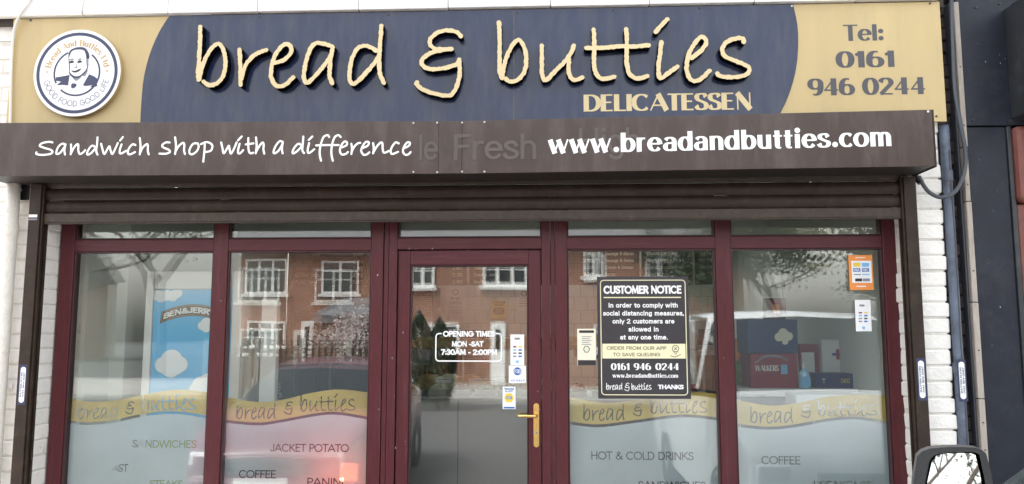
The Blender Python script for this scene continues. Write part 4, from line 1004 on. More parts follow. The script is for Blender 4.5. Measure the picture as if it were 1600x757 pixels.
# arched brand banner
def bend(x, z): return (x, z)
bx0, bx1 = 249, 352; bc = (bx0+bx1)/2
def banner(px, v):          # along the arch, v 0..1 across the banner
    u = (px-bc)/(bx1-bc); base = 506-12*(1-u*u); return (fx(px-u*v*2), fzz(base-(v*18)))
pts = [banner(bx0+(bx1-bx0)*k/20, 0) for k in range(21)]+[banner(bx1-(bx1-bx0)*k/20, 1) for k in range(21)]
MB().add([(x, YZ-.0016, z) for x, z in pts], [tuple(range(len(pts)))]).build('brand_banner', M['pbrown'], fz)
pts = [banner(bx0+1.5+(bx1-bx0-3)*k/20, .07) for k in range(21)]+[banner(bx1-1.5-(bx1-bx0-3)*k/20, .93) for k in range(21)]; p2 = [banner(bx0+2.2+(bx1-bx0-4.4)*k/20, .12) for k in range(21)]+[banner(bx1-2.2-(bx1-bx0-4.4)*k/20, .88) for k in range(21)]
n = len(pts); MB().add([(x, YZ-.0024, z) for x, z in pts+p2], [(i, (i+1) % n, n+(i+1) % n, n+i) for i in range(n)]).build('banner_line', M['print_tan'], fz)
V, F, wd = text2d("BEN&JERRY'S", 'heavy', .02); flat('brand_lettering', [banner(bx0+5+p[0]/wd*(bx1-bx0-10), .24+.52*p[1]) for p in V], F, YZ-.0030, M['paper'], fz)
# drinks fridge and post behind the second window
YQ = .95
fr = thing('drinks_fridge', 'dark glass drinks fridge with pale upright lettering behind the second window', 'fridge', (0,0,0))
qx = lambda px: PX(px, 560, YQ); qz = lambda py: PZ(430, py, YQ)
boxobj('cabinet', M['ndark'], qx(395), qx(462), YQ+.01, YQ+.6, 0, qz(545), fr, .01)
boxobj('door_glass', M['winglass'], qx(397), qx(460), YQ+.003, YQ+.009, .1, qz(549), fr, .002)
for s, px in (('Coke', 417), ('zero sugar', 434)):
    V, F, wd = text2d(s, 'bold'); L = .055*wd; h = .055
    flat('lettering', [(qx(px)+h/2-p[1]*h, qz(700)+.05+p[0]/wd*L*1.3) for p in V], F, YQ+.0015, M['print_grey'], fr)
t = thing('support_post', 'slim white post inside the second window', 'post', (0,0,0)); YP = .40
boxobj('shaft', M['offw'], PX(406,550,YP), PX(431,550,YP), YP, YP+.07, .012, PZ(418,466,YP), t, .01); boxobj('foot', M['offw'], PX(400,550,YP), PX(437,550,YP), YP-.02, YP+.09, 0, .011, t, .003)
# menu boards over the counter
YM = 3.9
mz0, mz1 = PZ(740, 446, YM), ZC-.04
MENU = [(455,575,'menu board with salad prices at the left of the row',['Sandwich Fillings','Chicken Salad','Park Salad','Chicken Mayo','Chicken Tikka','Turkey Salad','Tuna & Mayo']),
        (577,731,'menu board headed sauces and mushrooms over the counter',['Jacket Potatoes','Cheese & Beans','Sauces & Mushrooms','fried onions & mushrooms','Veg Breakfast','Toast & Jam']),
        (733,936,'menu board headed breakfast specials over the counter',['Hot Filled Baguettes','Bacon','Breakfast Specials','Toast','Toast & Jam','Beans on Toast']),
        (938,1001,'menu board with sausage and bacon lines over the counter',['Bacon & Cheese','Sausage & Bacon','Sausage & Beans','Cheese & Sausage','Bacon','Sausage & Onion','Ham & Onion']),
        (1003,1084,'menu board about fillings beside the last menu board',['Omelette','Choose any filling','Filling 1, Filling 2 & Filling 3','All served with a choice of crisps','Salad or nuts']),
        (1086,1140,'menu board with hot paninis at the right of the row',['Hot Potatoes','Hot Paninis','Hot Drinks','Hot Chocolate','Hot Chicken'])]
for a, b, lab, rows in MENU:
    t = thing('menu_board', lab, 'menu board', (0,0,0), 'menu boards over the counter')
    xa, xb = PX(a,430,YM), PX(b,430,YM)
    boxobj('board', M['menu'], xa, xb, YM, YM+.03, mz0, mz1, t, .003)
    boxobj('divider', M['menu_txt'], xb-.010, xb-.004, YM-.003, YM-.0005, mz0+.02, mz1-.02, t, 0)
    z = PZ(740, 398, YM)+.06
    for i, s in enumerate(rows):
        h = .052 if i == 0 else .036
        V, F, wd = text2d(s, 'fine'); wd2 = min(wd*h, (xb-xa)*.72)
        text('menu_line', s, 'fine', xa+.05, xa+.05+wd2, z, h, YM-.002, M['menu_txt'], t)
        if i and (xb-xa) > .6: text('price', '2.%d0' % (3+i), 'fine', xb-.17, xb-.06, z, h, YM-.002, M['menu_txt'], t)
        z -= .075
        if z < mz0+.02: break
# posters on the tiled wall
YPp = YW-.006
t = card('open_poster', 'pale poster saying we are open on the tiled back wall', 'poster', 696, 449, 727, 494, YPp, M['offw'])
pxtext('lettering', 'We are', 'brit', 704, 719, 464.5, 468, YPp-.002, M['print_black'], t); pxtext('lettering', 'OPEN', 'goth', 702, 721, 471, 476, YPp-.002, M['print_grey'], t)
c0 = P(711.5, 457, YPp-.003); flat('badge_outline', *union(ribbon(arc(c0.x, c0.z, .03, .03, 0, 360, 20), lambda q: .006)), YPp-.002, M['print_black'], t)
for i in range(4): ink(t, M['print_grey'], 700, 480+i*3, 723, 480.8+i*3, YPp, 'print_line')
t = card('mask_notice', 'yellow face mask notice on the tiled back wall', 'poster', 767, 470.5, 791.5, 499.5, YPp, M['yellow'])
pxtext('lettering', 'CUSTOMER', 'bold', 769, 790, 471.5, 474.3, YPp-.002, M['pbrown'], t); pxtext('lettering', 'NOTICE', 'bold', 772, 787, 475.3, 478, YPp-.002, M['pbrown'], t)
c0 = P(779.3, 486.5, YPp-.003); V, F = union([rrect(c0.x-.062, c0.x+.062, c0.z-.036, c0.z+.036, .03)]); flat('mask_print', V, F, YPp-.002, M['pbrown'], t)
for i in (-1,0,1): boxobj('mask_fold', M['yellow'], c0.x-.045, c0.x+.045, YPp-.0035, YPp-.0025, c0.z+i*.018-.003, c0.z+i*.018+.003, t, 0)
t = card('rules_poster', 'white poster with round badge at the right of the yellow mask notice', 'poster', 808, 452, 830, 486, YPp, M['offw'])
c0 = P(819, 459, YPp-.003); flat('badge_outline', *union(ribbon(arc(c0.x, c0.z, .03, .03, 0, 360, 20), lambda q: .006)), YPp-.002, M['print_black'], t)
for i in range(4): ink(t, M['print_grey'], 811, 466+i*4, 827, 467+i*4, YPp, 'print_line')
# counter with glazed display
YK0, YK1 = 2.0, 2.75
ct = thing('deli_counter', 'steel fronted deli counter with glazed display behind the door', 'counter', (0,0,0))
kx0, kx1 = PX(585,640,YK0), PX(1115,640,YK0); kz = PZ(730, 623, YK0)
xs = [kx0+(kx1-kx0)*k/4 for k in range(5)]
for a, b in zip(xs, xs[1:]): boxobj('front_panel', M['steel'], a+.003, b-.003, YK0, YK0+.02, .1, kz-.012, ct, .003)
boxobj('carcass', M['ndark'], kx0, kx1, YK0+.022, YK1, 0, kz-.02, ct, 0); boxobj('counter_top', M['steel'], kx0-.01, kx1+.01, YK0-.015, YK1, kz-.011, kz+.012, ct, .004)
for a, b in zip(xs, xs[1:]): boxobj('glass_panel', M['dglass'], a+.004, b-.004, YK0+.03, YK0+.036, kz+.013, kz+.40, ct, 0)
boxobj('glass_shelf', M['dglass'], kx0, kx1, YK0+.03, YK0+.36, kz+.402, kz+.41, ct, 0)
for a in xs: boxobj('shelf_post', M['steel'], a-.008, a+.008, YK0+.38, YK0+.396, kz+.013, kz+.41, ct, 0)
rr = random.Random(5)
for i in range(14):
    xx = kx0+.12+i*(kx1-kx0-.24)/13; m = ('steel','salad','bread','steel','offw')[i % 5]
    t = thing('food_tray', ('leftmost','second','third','fourth','fifth','sixth','seventh','eighth','ninth','tenth','eleventh','twelfth','thirteenth','fourteenth')[i]+' steel food tray from the left in the deli display', 'tray', (xx, YK0+.2, kz+.013), 'trays in the deli display')
    MB().box(-.08,.08,-.11,.11,0,.05).build('tray', M['steel'], t, bevel=.006)
    b = bmesh.new(); bmesh.ops.create_icosphere(b, subdivisions=3, radius=1)
    for v in b.verts: v.co = Vector((v.co.x*.075, v.co.y*.10, max(0, v.co.z)*.05*(1+.25*math.sin(v.co.x*11+i)*math.cos(v.co.y*9)))) + Vector((0,0,.048))
    me = bpy.data.meshes.new('filling'); b.to_mesh(me); b.free(); me.materials.append(M[('salad','bread','cpaper','crimson','salad')[i % 5]]); link(bpy.data.objects.new('filling', me), t)
ORD = ('leftmost','second','third','fourth','fifth','sixth','seventh','eighth','ninth','tenth','eleventh','twelfth','thirteenth','fourteenth')
def loaf(x, y, z, s, lab, rz=0):
    b = bmesh.new(); bmesh.ops.create_icosphere(b, subdivisions=3, radius=1)
    for v in b.verts:
        n = v.co.copy(); v.co = Vector((n.x*.16*s*(1-.08*n.z), n.y*.085*s, (.0+max(n.z,-.45)+.45)*.075*s+.006*math.sin(n.x*9)))
    me = bpy.data.meshes.new('bread_loaf'); b.to_mesh(me); b.free(); me.materials.append(M['bread']); me.polygons.foreach_set('use_smooth', [True]*len(me.polygons))
    o = link(bpy.data.objects.new('bread_loaf', me)); o.location = (x,y,z); o.rotation_euler = (0,0,rz); tag(o, lab, 'bread', 'loaves on the display shelf')
for i in range(9): loaf(kx0+.2+i*.21, YK0+.20+.03*(i % 2), kz+.411, .85+.1*(i % 3), ORD[i]+' brown loaf from the left on the deli counter shelf', rr.uniform(-.5,.5))
for i, (a, b, c, d, lab) in enumerate(((681,705,590.5,598,'curled white price card at the left of the deli counter'), (732,776,592,598.5,'long white price card on the deli counter'), (838,880,592,599,'white price card right of the door on the deli counter'))):
    t = card('price_card', lab, 'price card', a, c, b, d, YK0+.024, M['paper']); ink(t, M['print_grey'], a+3, c+2, b-3, c+3, YK0+.024, 'print_line')
for i, (px_, lab) in enumerate(((672,'wrapped bag of rolls at the left end of the counter shelf'),(702,'wrapped bag of rolls second along the counter shelf'),(733,'wrapped bag of rolls third along the counter shelf'))):
    c0 = P(px_, 560, YK0+.6); b = bmesh.new(); bmesh.ops.create_icosphere(b, subdivisions=3, radius=1)
    for v in b.verts:
        n = v.co.copy(); v.co = Vector((n.x*.15, n.y*.10, (max(n.z,-.6)+.6)*.10))*(1+.07*math.sin(n.x*13+i)*math.cos(n.z*11))
    me = bpy.data.meshes.new('bag_of_rolls'); b.to_mesh(me); b.free(); me.materials.append(M['bread' if i != 1 else 'cpaper']); me.polygons.foreach_set('use_smooth', [True]*len(me.polygons))
    o = link(bpy.data.objects.new('bag_of_rolls', me)); o.location = (c0.x, YK0+.6, kz+.013); tag(o, lab, 'bread', 'bags of rolls on the counter')
# equipment on the rear worktop
wt = thing('rear_worktop', 'dark worktop along the back wall under the menu boards', 'worktop', (0,0,0))
boxobj('top', M['steel'], kx0, kx1+.4, 3.65, YW-.002, .88, .92, wt, .004)
for i in range(5): boxobj('cupboard_door', M['ndark'], kx0+i*.56+.003, kx0+i*.56+.552, 3.68, 3.70, .1, .875, wt, .004)
boxobj('carcass', M['ndark'], kx0, kx1+.3, 3.702, YW-.003, 0, .878, wt, 0)
def machine(nm, lab, cat, px0, px1, py0, Y, d, m, z0=.921):
    t = thing(nm, lab, cat, (0,0,0)); a, b, zt_ = PX(px0,520,Y), PX(px1,520,Y), PZ((px0+px1)/2,py0,Y)
    boxobj('body', M[m], a, b, Y, Y+d, z0, zt_, t, .015); boxobj('front_panel', M['ndark'], a+.02, b-.02, Y-.006, Y-.0005, z0+.05*(zt_-z0), z0+.55*(zt_-z0), t, .004)
    boxobj('display', M['winglass'], a+.03, b-.03, Y-.007, Y-.0005, z0+.68*(zt_-z0), z0+.88*(zt_-z0), t, .002)
    MB().tube([(a+.03, Y-.03, z0+.6*(zt_-z0)), (b-.03, Y-.03, z0+.6*(zt_-z0))], .008, 8).build('handle', M['steel'], t)
machine('oven', 'dark oven on the rear worktop seen through the door glass', 'oven', 640, 700, 506, 3.70, .45, 'ndark')
machine('microwave', 'steel microwave on the rear worktop right of the oven', 'microwave', 705, 760, 515, 3.72, .40, 'ndark')
machine('coffee_machine', 'steel coffee machine behind the customer notice window', 'coffee machine', 1085, 1122, 500, 3.0, .4, 'steel', .921)
machine('till', 'dark till on the counter behind the customer notice', 'till', 897, 935, 560, 2.2, .3, 'ndark', kz+.42)
# heat lamps
def heat_lamp(px, py, Y, r, lab):
    c = P(px, py, Y); t = thing('heat_lamp', lab, 'lamp', c)
    MB().lathe([(.02,r*1.3),(r*.6,r*1.1),(r,r*.2),(r*.95,0)], seg=20).build('lamp_shade', M['ndark'], t, smooth=True)
    MB().lathe([(.001,-r*.8),(r*.5,-r*.6),(r*.8,0),(r*.6,r*.3)], seg=20).build('bulb', M['heat'], t, smooth=True)
    MB().tube([(0,0,r*1.3),(0,0,ZC-c.z)], .006, 8).build('cord', M['black'], t)
heat_lamp(209, 462, 1.5, .07, 'red heat lamp hanging beside the freezer')
t = thing('panini_grill', 'glowing red grill behind the frosted glass under panini lettering', 'grill', (0,0,0))
c = P(545, 738, .30)
boxobj('body', M['ndark'], c.x-.16, c.x+.16, .38, .62, c.z-.20, c.z-.10, t, .02); boxobj('glowing_element', M['heat'], c.x-.06, c.x+.05, .315, .330, c.z-.06, c.z+.05, t, .02); boxobj('lid', M['steel'], c.x-.16, c.x+.16, .38, .60, c.z+.055, c.z+.075, t, .01)
boxobj('stand', M['ndark'], c.x-.15, c.x+.15, .32, .6, 0, c.z-.202, t, .004); boxobj('back_plate', M['steel'], c.x-.16, c.x+.16, .56, .6, c.z-.10, c.z+.054, t, .002)
# shelf of snacks in the far right window
YX = .75
st = thing('snack_table', 'white topped table carrying snack boxes in the far right window', 'table', (0,0,0))
ex = lambda px, Y=YX: PX(px, 560, Y); ez = lambda py, Y=YX, px=1240: PZ(px, py, Y)
tz = ez(607)
boxobj('top', M['offw'], ex(1150), ex(1372), YX-.06, YX+.62, tz-.05, tz, st, .006)
boxobj('added_dark_cloth', M['ndark'], ex(1150)+.01, ex(1262), YX-.05, YX-.044, .05, tz-.052, st, 0)  # dark cloth added so the cut-out word in front reads dark
for a, y in ((1154,YX-.03),(1366,YX-.03),(1154,YX+.55),(1366,YX+.55)): boxobj('leg', M['offw'], ex(a), ex(a)+.04, y, y+.04, 0, tz-.051, st, .003)
def box_t(nm, lab, cat, m, px0, px1, py0, py1, dY, d, base=None):
    Y = YX+dY; t = thing(nm, lab, cat, (0,0,0)); z0 = PZ(1240,py1,Y) if base is None else base
    boxobj('carton', M[m], PX(px0,560,Y), PX(px1,560,Y), Y, Y+d, z0, PZ(1240,py0,Y), t, .004); return t, Y, PZ(1240,py0,Y)
t, y, ztop1 = box_t('snack_carton', 'crimson snack carton with white lettering on the snack table', 'carton', 'crimson', 1172, 1246, 553, 600, .02, .3, tz)
pxtext('lettering', 'WALKERS', 'brit', 1180, 1217, 571, 580, y-.002, M['paper'], t); c0 = P(1208, 575, y-.001); flat('logo_swoosh', *union(ribbon(catmull([(c0.x-.12,c0.z+.03),(c0.x-.05,c0.z+.075),(c0.x+.04,c0.z+.075),(c0.x+.10,c0.z+.05)]), lambda q: .014)), y-.0015, M['print_grey'], t); ink(t, M['lblue'], 1220, 570, 1230, 585, y)
t, y, ztop2 = box_t('blue_carton', 'royal blue carton with pale cloud stacked on the crimson snack carton', 'carton', 'royal', 1168, 1248, 499, 552, .05, .3, ztop1+.001)
ps = []
for dx, dz, r in ((-.03,0,.03),(.0,.025,.035),(.035,.005,.03),(.01,-.03,.022)): c0 = P(1224, 527, y); ps.append([(c0.x+dx+r*math.cos(2*math.pi*k/16), c0.z+dz+r*math.sin(2*math.pi*k/16)) for k in range(16)])
flat('cloud_print', *union(ps), y-.0015, M['cpaper'], t)
t, y, _ = box_t('dark_picture_box', 'small dark red picture box standing on the blue carton', 'box', 'pbrown', 1198, 1231, 466, 498, .12, .06, ztop2+.001); ink(t, M['crimson'], 1201, 469, 1228, 496, y); ink(t, M['orange'], 1208, 476, 1218, 490, y-.0014)
t, y, _ = box_t('navy_carton', 'navy snack carton with gold lettering at the right of the table', 'carton', 'royal', 1272, 1332, 584, 606, .03, .2, tz); pxtext('lettering', 'CHOC', 'bold', 1314, 1328, 592, 599, y-.002, M['yellow'], t); pxtext('lettering', 'T', 'bold', 1285, 1290, 592, 599, y-.002, M['cpaper'], t)
t, y, _ = box_t('leaflet_holder', 'red and white leaflet holder behind the sanitiser bottle', 'leaflet holder', 'crimson', 1250, 1280, 538, 606, .22, .05, tz); ink(t, M['paper'], 1252, 551, 1272, 600, y)
t, y, _ = box_t('leaflet_stack', 'pale leaflets standing in a rack at the right of the snack table', 'leaflets', 'paper', 1284, 1330, 531, 606, .26, .05, tz); ink(t, M['mblue'], 1300, 552, 1318, 556, y); ink(t, M['crimson'], 1306, 546, 1311, 562, y-.0014)
for i, (px_, py_, m_, lab) in enumerate(((1160,560,'salad','green crisp packet at the left end of the snack table'), (1158,530,'orange','orange crisp packet propped above the green one'), (1341,560,'lblue','pale blue crisp packet at the right end of the snack table'), (1352,566,'yellow','yellow crisp packet at the right end of the snack table'), (1346,535,'crimson','small red crisp packet above the yellow one'))):
    Yq = YX+.30+.05*(i % 3); c0 = P(px_, py_, Yq); b = bmesh.new(); bmesh.ops.create_grid(b, x_segments=8, y_segments=10, size=1)
    g2 = bmesh.ops.duplicate(b, geom=b.faces[:]+b.verts[:]+b.edges[:])['geom']
    back = {v for v in g2 if isinstance(v, bmesh.types.BMVert)}
    for v in b.verts:
        u_, w_ = v.co.x, v.co.y; th_ = .03*(1-u_*u_)**.5*(1-w_**4)+.002*math.sin(9*u_+5*w_+i); v.co = Vector((u_*.062, th_ if v in back else -th_, w_*.085))
    me = bpy.data.meshes.new('crisp_packet'); b.to_mesh(me); b.free(); me.materials.append(M[m_]); me.polygons.foreach_set('use_smooth', [True]*len(me.polygons))
    o = link(bpy.data.objects.new('crisp_packet', me)); o.location = (c0.x, Yq, tz+.087+(.16 if py_ < 545 else 0)); o.rotation_euler = (R(-8), 0, R(6*(i-2))); tag(o, lab, 'crisp packet', 'crisp packets on the snack table')
c0 = P(1257, 600, YX-.02); t = thing('sanitiser_bottle', 'clear blue pump sanitiser bottle at the front of the snack table', 'bottle', (c0.x, YX-.02, tz+.001))
MB().lathe([(.001,0),(.034,0),(.036,.01),(.036,.095),(.028,.115),(.012,.125),(.012,.135)], seg=24).build('bottle', M['clearp'], t, smooth=True); boxobj('bottle_label', M['lblue'], -.03, .03, -.0385, -.0365, .015, .08, t, 0)
MB().tube([(0,0,.135),(0,0,.165),(0,-.03,.168)], .006, 8).build('pump', M['paper'], t)
t = tag(boxobj('white_tray', M['paper'], PX(1238,620,.5), PX(1374,620,.5), .42, .66, PZ(1300,640,.5), PZ(1300,616,.5), None, .004), 'white board propped low in front of the snack table', 'board')
tt = thing('cup_rack', 'pale panel with four rows of small cups on the right wall', 'rack', (0,0,0)); YR = 2.0
boxobj('panel', M['offw'], PX(1277,450,YR), PX(1336,450,YR), YR, YR+.02, PZ(1300,512,YR), PZ(1300,398,YR), tt, .003)
for r in range(4):
    for c_ in range(4):
        q0 = P(1285+c_*12.5, 428+r*23, YR-.03); MB().lathe([(.001,-.03),(.022,-.03),(.03,.03),(.026,.03),(.02,-.025)], (q0.x, YR-.034, q0.z), 12).build('cup', M['print_tan'] if r % 2 else M['print_grey'], tt, smooth=True)
t = thing('inner_door', 'dark framed inner door at the right of the shop', 'door', (0,0,0)); YE = 2.3
boxobj('leaf', M['plaster'], PX(1353,450,YE), XI1-.01, YE+.02, YE+.06, .0, 2.1, t, .003)
for a, b in ((1338,1352),): boxobj('frame_post', M['ndark'], PX(a,450,YE), PX(b,450,YE), YE, YE+.07, 0, 2.3, t, .004)
t = thing('black_price_board', 'black price board low on the right side wall', 'board', (0,0,0)); pxbox('board', M['menu'], 1332, 478, 1372, 512, 1.7, .02, t); 
for i in range(4): ink(t, M['menu_txt'], 1338, 483+i*6, 1362, 484.4+i*6, 1.7, 'price_line')

# ================================================================== pipes, cables, neighbour at the right
YPI = -.15
dp = thing('blue_drainpipe', 'blue grey drainpipe running down the end of the white brick pier', 'drainpipe', (0,0,0))
px0 = P(1481, 330, YPI); r = .5*(PX(1491,420,YPI)-PX(1475.5,420,YPI))
pA, pB = P(1478.5, 260, YPI+.03), P(1502, 640, YPI+.03)
def pipex(z): return pA.x+(pB.x-pA.x)*(z-pA.z)/(pB.z-pA.z)
MB().tube([(pipex(z), YPI+.03, z) for z in (0,1.0,2.0,2.62,2.75)], r, 18).build('pipe', M['bluepipe'], dp, smooth=True)
for z in (1.35, 2.45): MB().tube([(pipex(z), YPI+.03, z-.03), (pipex(z), YPI+.03, z+.03)], r+.005, 18).build('pipe_bracket', M['bluepipe'], dp, smooth=False)
MB().tube([(pipex(z)+r*.35+.003*math.sin(z*7), YPI+.03-r*.98, z) for z in (0,.3,.6,.9,1.2,1.5,1.8,2.1,2.4,2.6)], .004, 6).build('pipe_cable', M['cable'], dp)
s = label_strip(1497.5, 562, 628, YPI-.02, 13, 'torn navy sticker with white lettering on the blue drainpipe', 'torn_sticker')
s.location.x = pipex(s.location.z); s.location.y = YPI+.03-r-.003
cb = thing('looped_cable', 'thick grey cable looping from the shutter box across the drainpipe', 'cable', (0,0,0))
K = [(1436,276,-.18),(1440,285,-.19),(1450,299,-.20),(1464,307.5,-.20),(1478,308,-.205),(1492,300,-.20),(1502,284,-.19),(1508,262,-.18),(1508,235,-.175),(1500,190,-.17),(1492,140,-.165),(1489,80,-.16),(1487,20,-.16),(1486,-30,-.16)]
def cat3(p, n=6):
    q = [p[0]]+p+[p[-1]]; out = []
    for i in range(1, len(q)-2):
        a,b,c,d = [Vector(v) for v in q[i-1:i+3]]
        for k in range(n): t = k/n; out.append(.5*((2*b)+(-a+c)*t+(2*a-5*b+4*c-d)*t*t+(-a+3*b-3*c+d)*t**3))
    return out+[Vector(p[-1])]
MB().tube(cat3([P(*k) for k in K]), .0115, 12).build('cable', M['cable'], cb, smooth=True)
k0 = P(1436, 278, -.18); MB().tube([k0+Vector((-.02,.02,.02)), k0+Vector((.008,-.004,-.03))], .019, 12).build('cable_gland', M['black'], cb)
wc = thing('white_cable', 'thin white cable curving down past the left end of the sign', 'cable', (0,0,0))
K = [(52,-25,-.215),(48,0,-.215),(38,14,-.215),(31,24,-.212),(25,38,-.20),(21,55,-.19),(18.5,85,-.187),(17,130,-.187),(16,200,-.187)]
MB().tube(cat3([P(*k) for k in K]), .0085, 10).build('cable', M['wcable'], wc, smooth=True)
K = [(133,-14,-.212),(131,2,-.212),(128,17,-.208),(128.5,22,-.19)]
wc2 = thing('short_cable', 'short white wire hanging over the stone course above the plaque', 'cable', (0,0,0)); MB().tube(cat3([P(*k) for k in K]), .005, 8).build('cable', M['wcable'], wc2, smooth=True)
wp = thing('white_downpipe', 'white painted downpipe on the brick at the left edge', 'drainpipe', (0,0,0))
xp = PX(13, 420, -.17); MB().tube([(xp, -.172, z) for z in (0,.8,1.6,2.2,2.6)], .038, 20).build('pipe', M['mortar'], wp, smooth=True)
MB().tube([(xp, -.172, PZ(13,352,-.17)), (xp, -.172, PZ(13,368,-.17))], .0425, 20).build('pipe_collar', M['mortar'], wp); boxobj('pipe_clip', M['lintel'], xp-.05, xp+.052, -.14, -.128, 1.22, 1.25, wp, .003)
bk = thing('shutter_bracket', 'black metal bracket under the left end of the shutter box', 'bracket', (0,0,0))
pxbox('plate', M['black'], 32, 287, 44, 313, -.135, .014, bk); a = P(31, 296, -.15); MB().tube([a+Vector((0,0,.05)), a, a+Vector((.01,0,-.008))], .008, 8).build('conduit', M['screw'], bk)

nb2 = thing('neighbour_shopfront', 'navy black neighbouring shopfront with weathered batten at the right edge', 'shopfront', (0,0,0))
YNB = -.10
n0 = PX(1484, 420, -.05)
boxobj('wall_core', M['nbrick'], n0-.12, n0+3.5, .06, .40, 0, 5.6, nb2, 0)
rb = random.Random(9)
bm_ = bmesh.new(); bmesh.ops.create_cube(bm_, size=1)
for v in bm_.verts: v.co = Vector((v.co.x*.20, v.co.y*.10, v.co.z*.068))
bmesh.ops.bevel(bm_, geom=bm_.edges[:], offset=.006, segments=1, affect='EDGES'); nme = bpy.data.meshes.new('brick'); bm_.to_mesh(nme); bm_.free(); nme.materials.append(M['nbrick'])
for k in range(46):
    o = link(bpy.data.objects.new('brick', nme), nb2); o.location = (n0+.05+rb.uniform(-.01,.012), .0+rb.uniform(-.008,.012), .04+k*.0765); o.rotation_euler = (0, rb.uniform(-.02,.02), rb.uniform(-.03,.03))
ba = lambda px, py: PX(px, py, YNB-.03)
x0b, x1b = PX(1516.5,420,-.13), PX(1525,420,-.13)
segs = [.0, .62, 1.18, 1.72, 2.30, 2.62, 3.5]
for a, b in zip(segs, segs[1:]):
    o = boxobj('batten', M['batten'], x0b+rb.uniform(-.004,.002), x1b+rb.uniform(-.003,.003), -.13, -.085, a+.002, b-.002, nb2, .004)
for zz_ in (.9, 1.05, 1.45, 1.9, 2.4, 2.75, 3.1): MB().disc((x0b+x1b)/2, zz_, .004, -.134, -.129, 8).build('nail', M['rust'], nb2)
boxobj('metal_edge', M['cable'], x0b-.016, x0b-.006, -.105, -.02, 0, 3.5, nb2, .003)
zj = PZ(1540, 198, YNB)
boxobj('sign_board', M['npanel'], x1b-.012, x1b+3.0, YNB-.016, YNB+.1, zj+.002, 3.9, nb2, .003)
for i, (a, b) in enumerate(((1519,1564),)): boxobj('pilaster_panel', M['npanel'], x1b+.002, PX(1586,420,YNB), YNB, YNB+.1, 0, zj-.002, nb2, .003)
boxobj('pilaster_edge', M['nblack'], PX(1586,420,YNB)+.002, PX(1594,420,YNB), YNB-.012, YNB+.1, 0, zj-.003, nb2, .004)
for px, py in ((1525,12),(1562,6),(1594,3),(1521,188),(1576,190)): c0 = P(px, py, YNB-.018); MB().disc(c0.x, c0.z, .006, YNB-.022, YNB-.0155, 10).build('bolt', M['nblack'], nb2)
xr_ = PX(1595.5,420,YNB)
boxobj('red_post', M['redb'], xr_, xr_+.16, YNB-.004, YNB+.12, 0, PZ(1590,320,YNB), nb2, .008); boxobj('red_corbel', M['redb'], xr_-.004, xr_+.30, YNB-.05, YNB+.12, PZ(1590,318,YNB), zj-.006, nb2, .03)
jb = thing('projecting_sign_box', 'black projecting sign box cut by the top right edge', 'sign', (0,0,0)); YJ = -.42
j0 = PX(1576, 100, YNB-.03); b0, b1 = PZ(1576,186,YNB-.03), PZ(1580,14,YNB-.03)
MB().box(j0, j0+1.2, YJ, YNB-.0165, b0, b1).build('case', M['nblack'], jb, bevel=.004); boxobj('face_frame', M['nblack'], j0+.02, j0+1.18, YJ-.008, YJ-.0005, b0+.02, b1-.02, jb, .003)
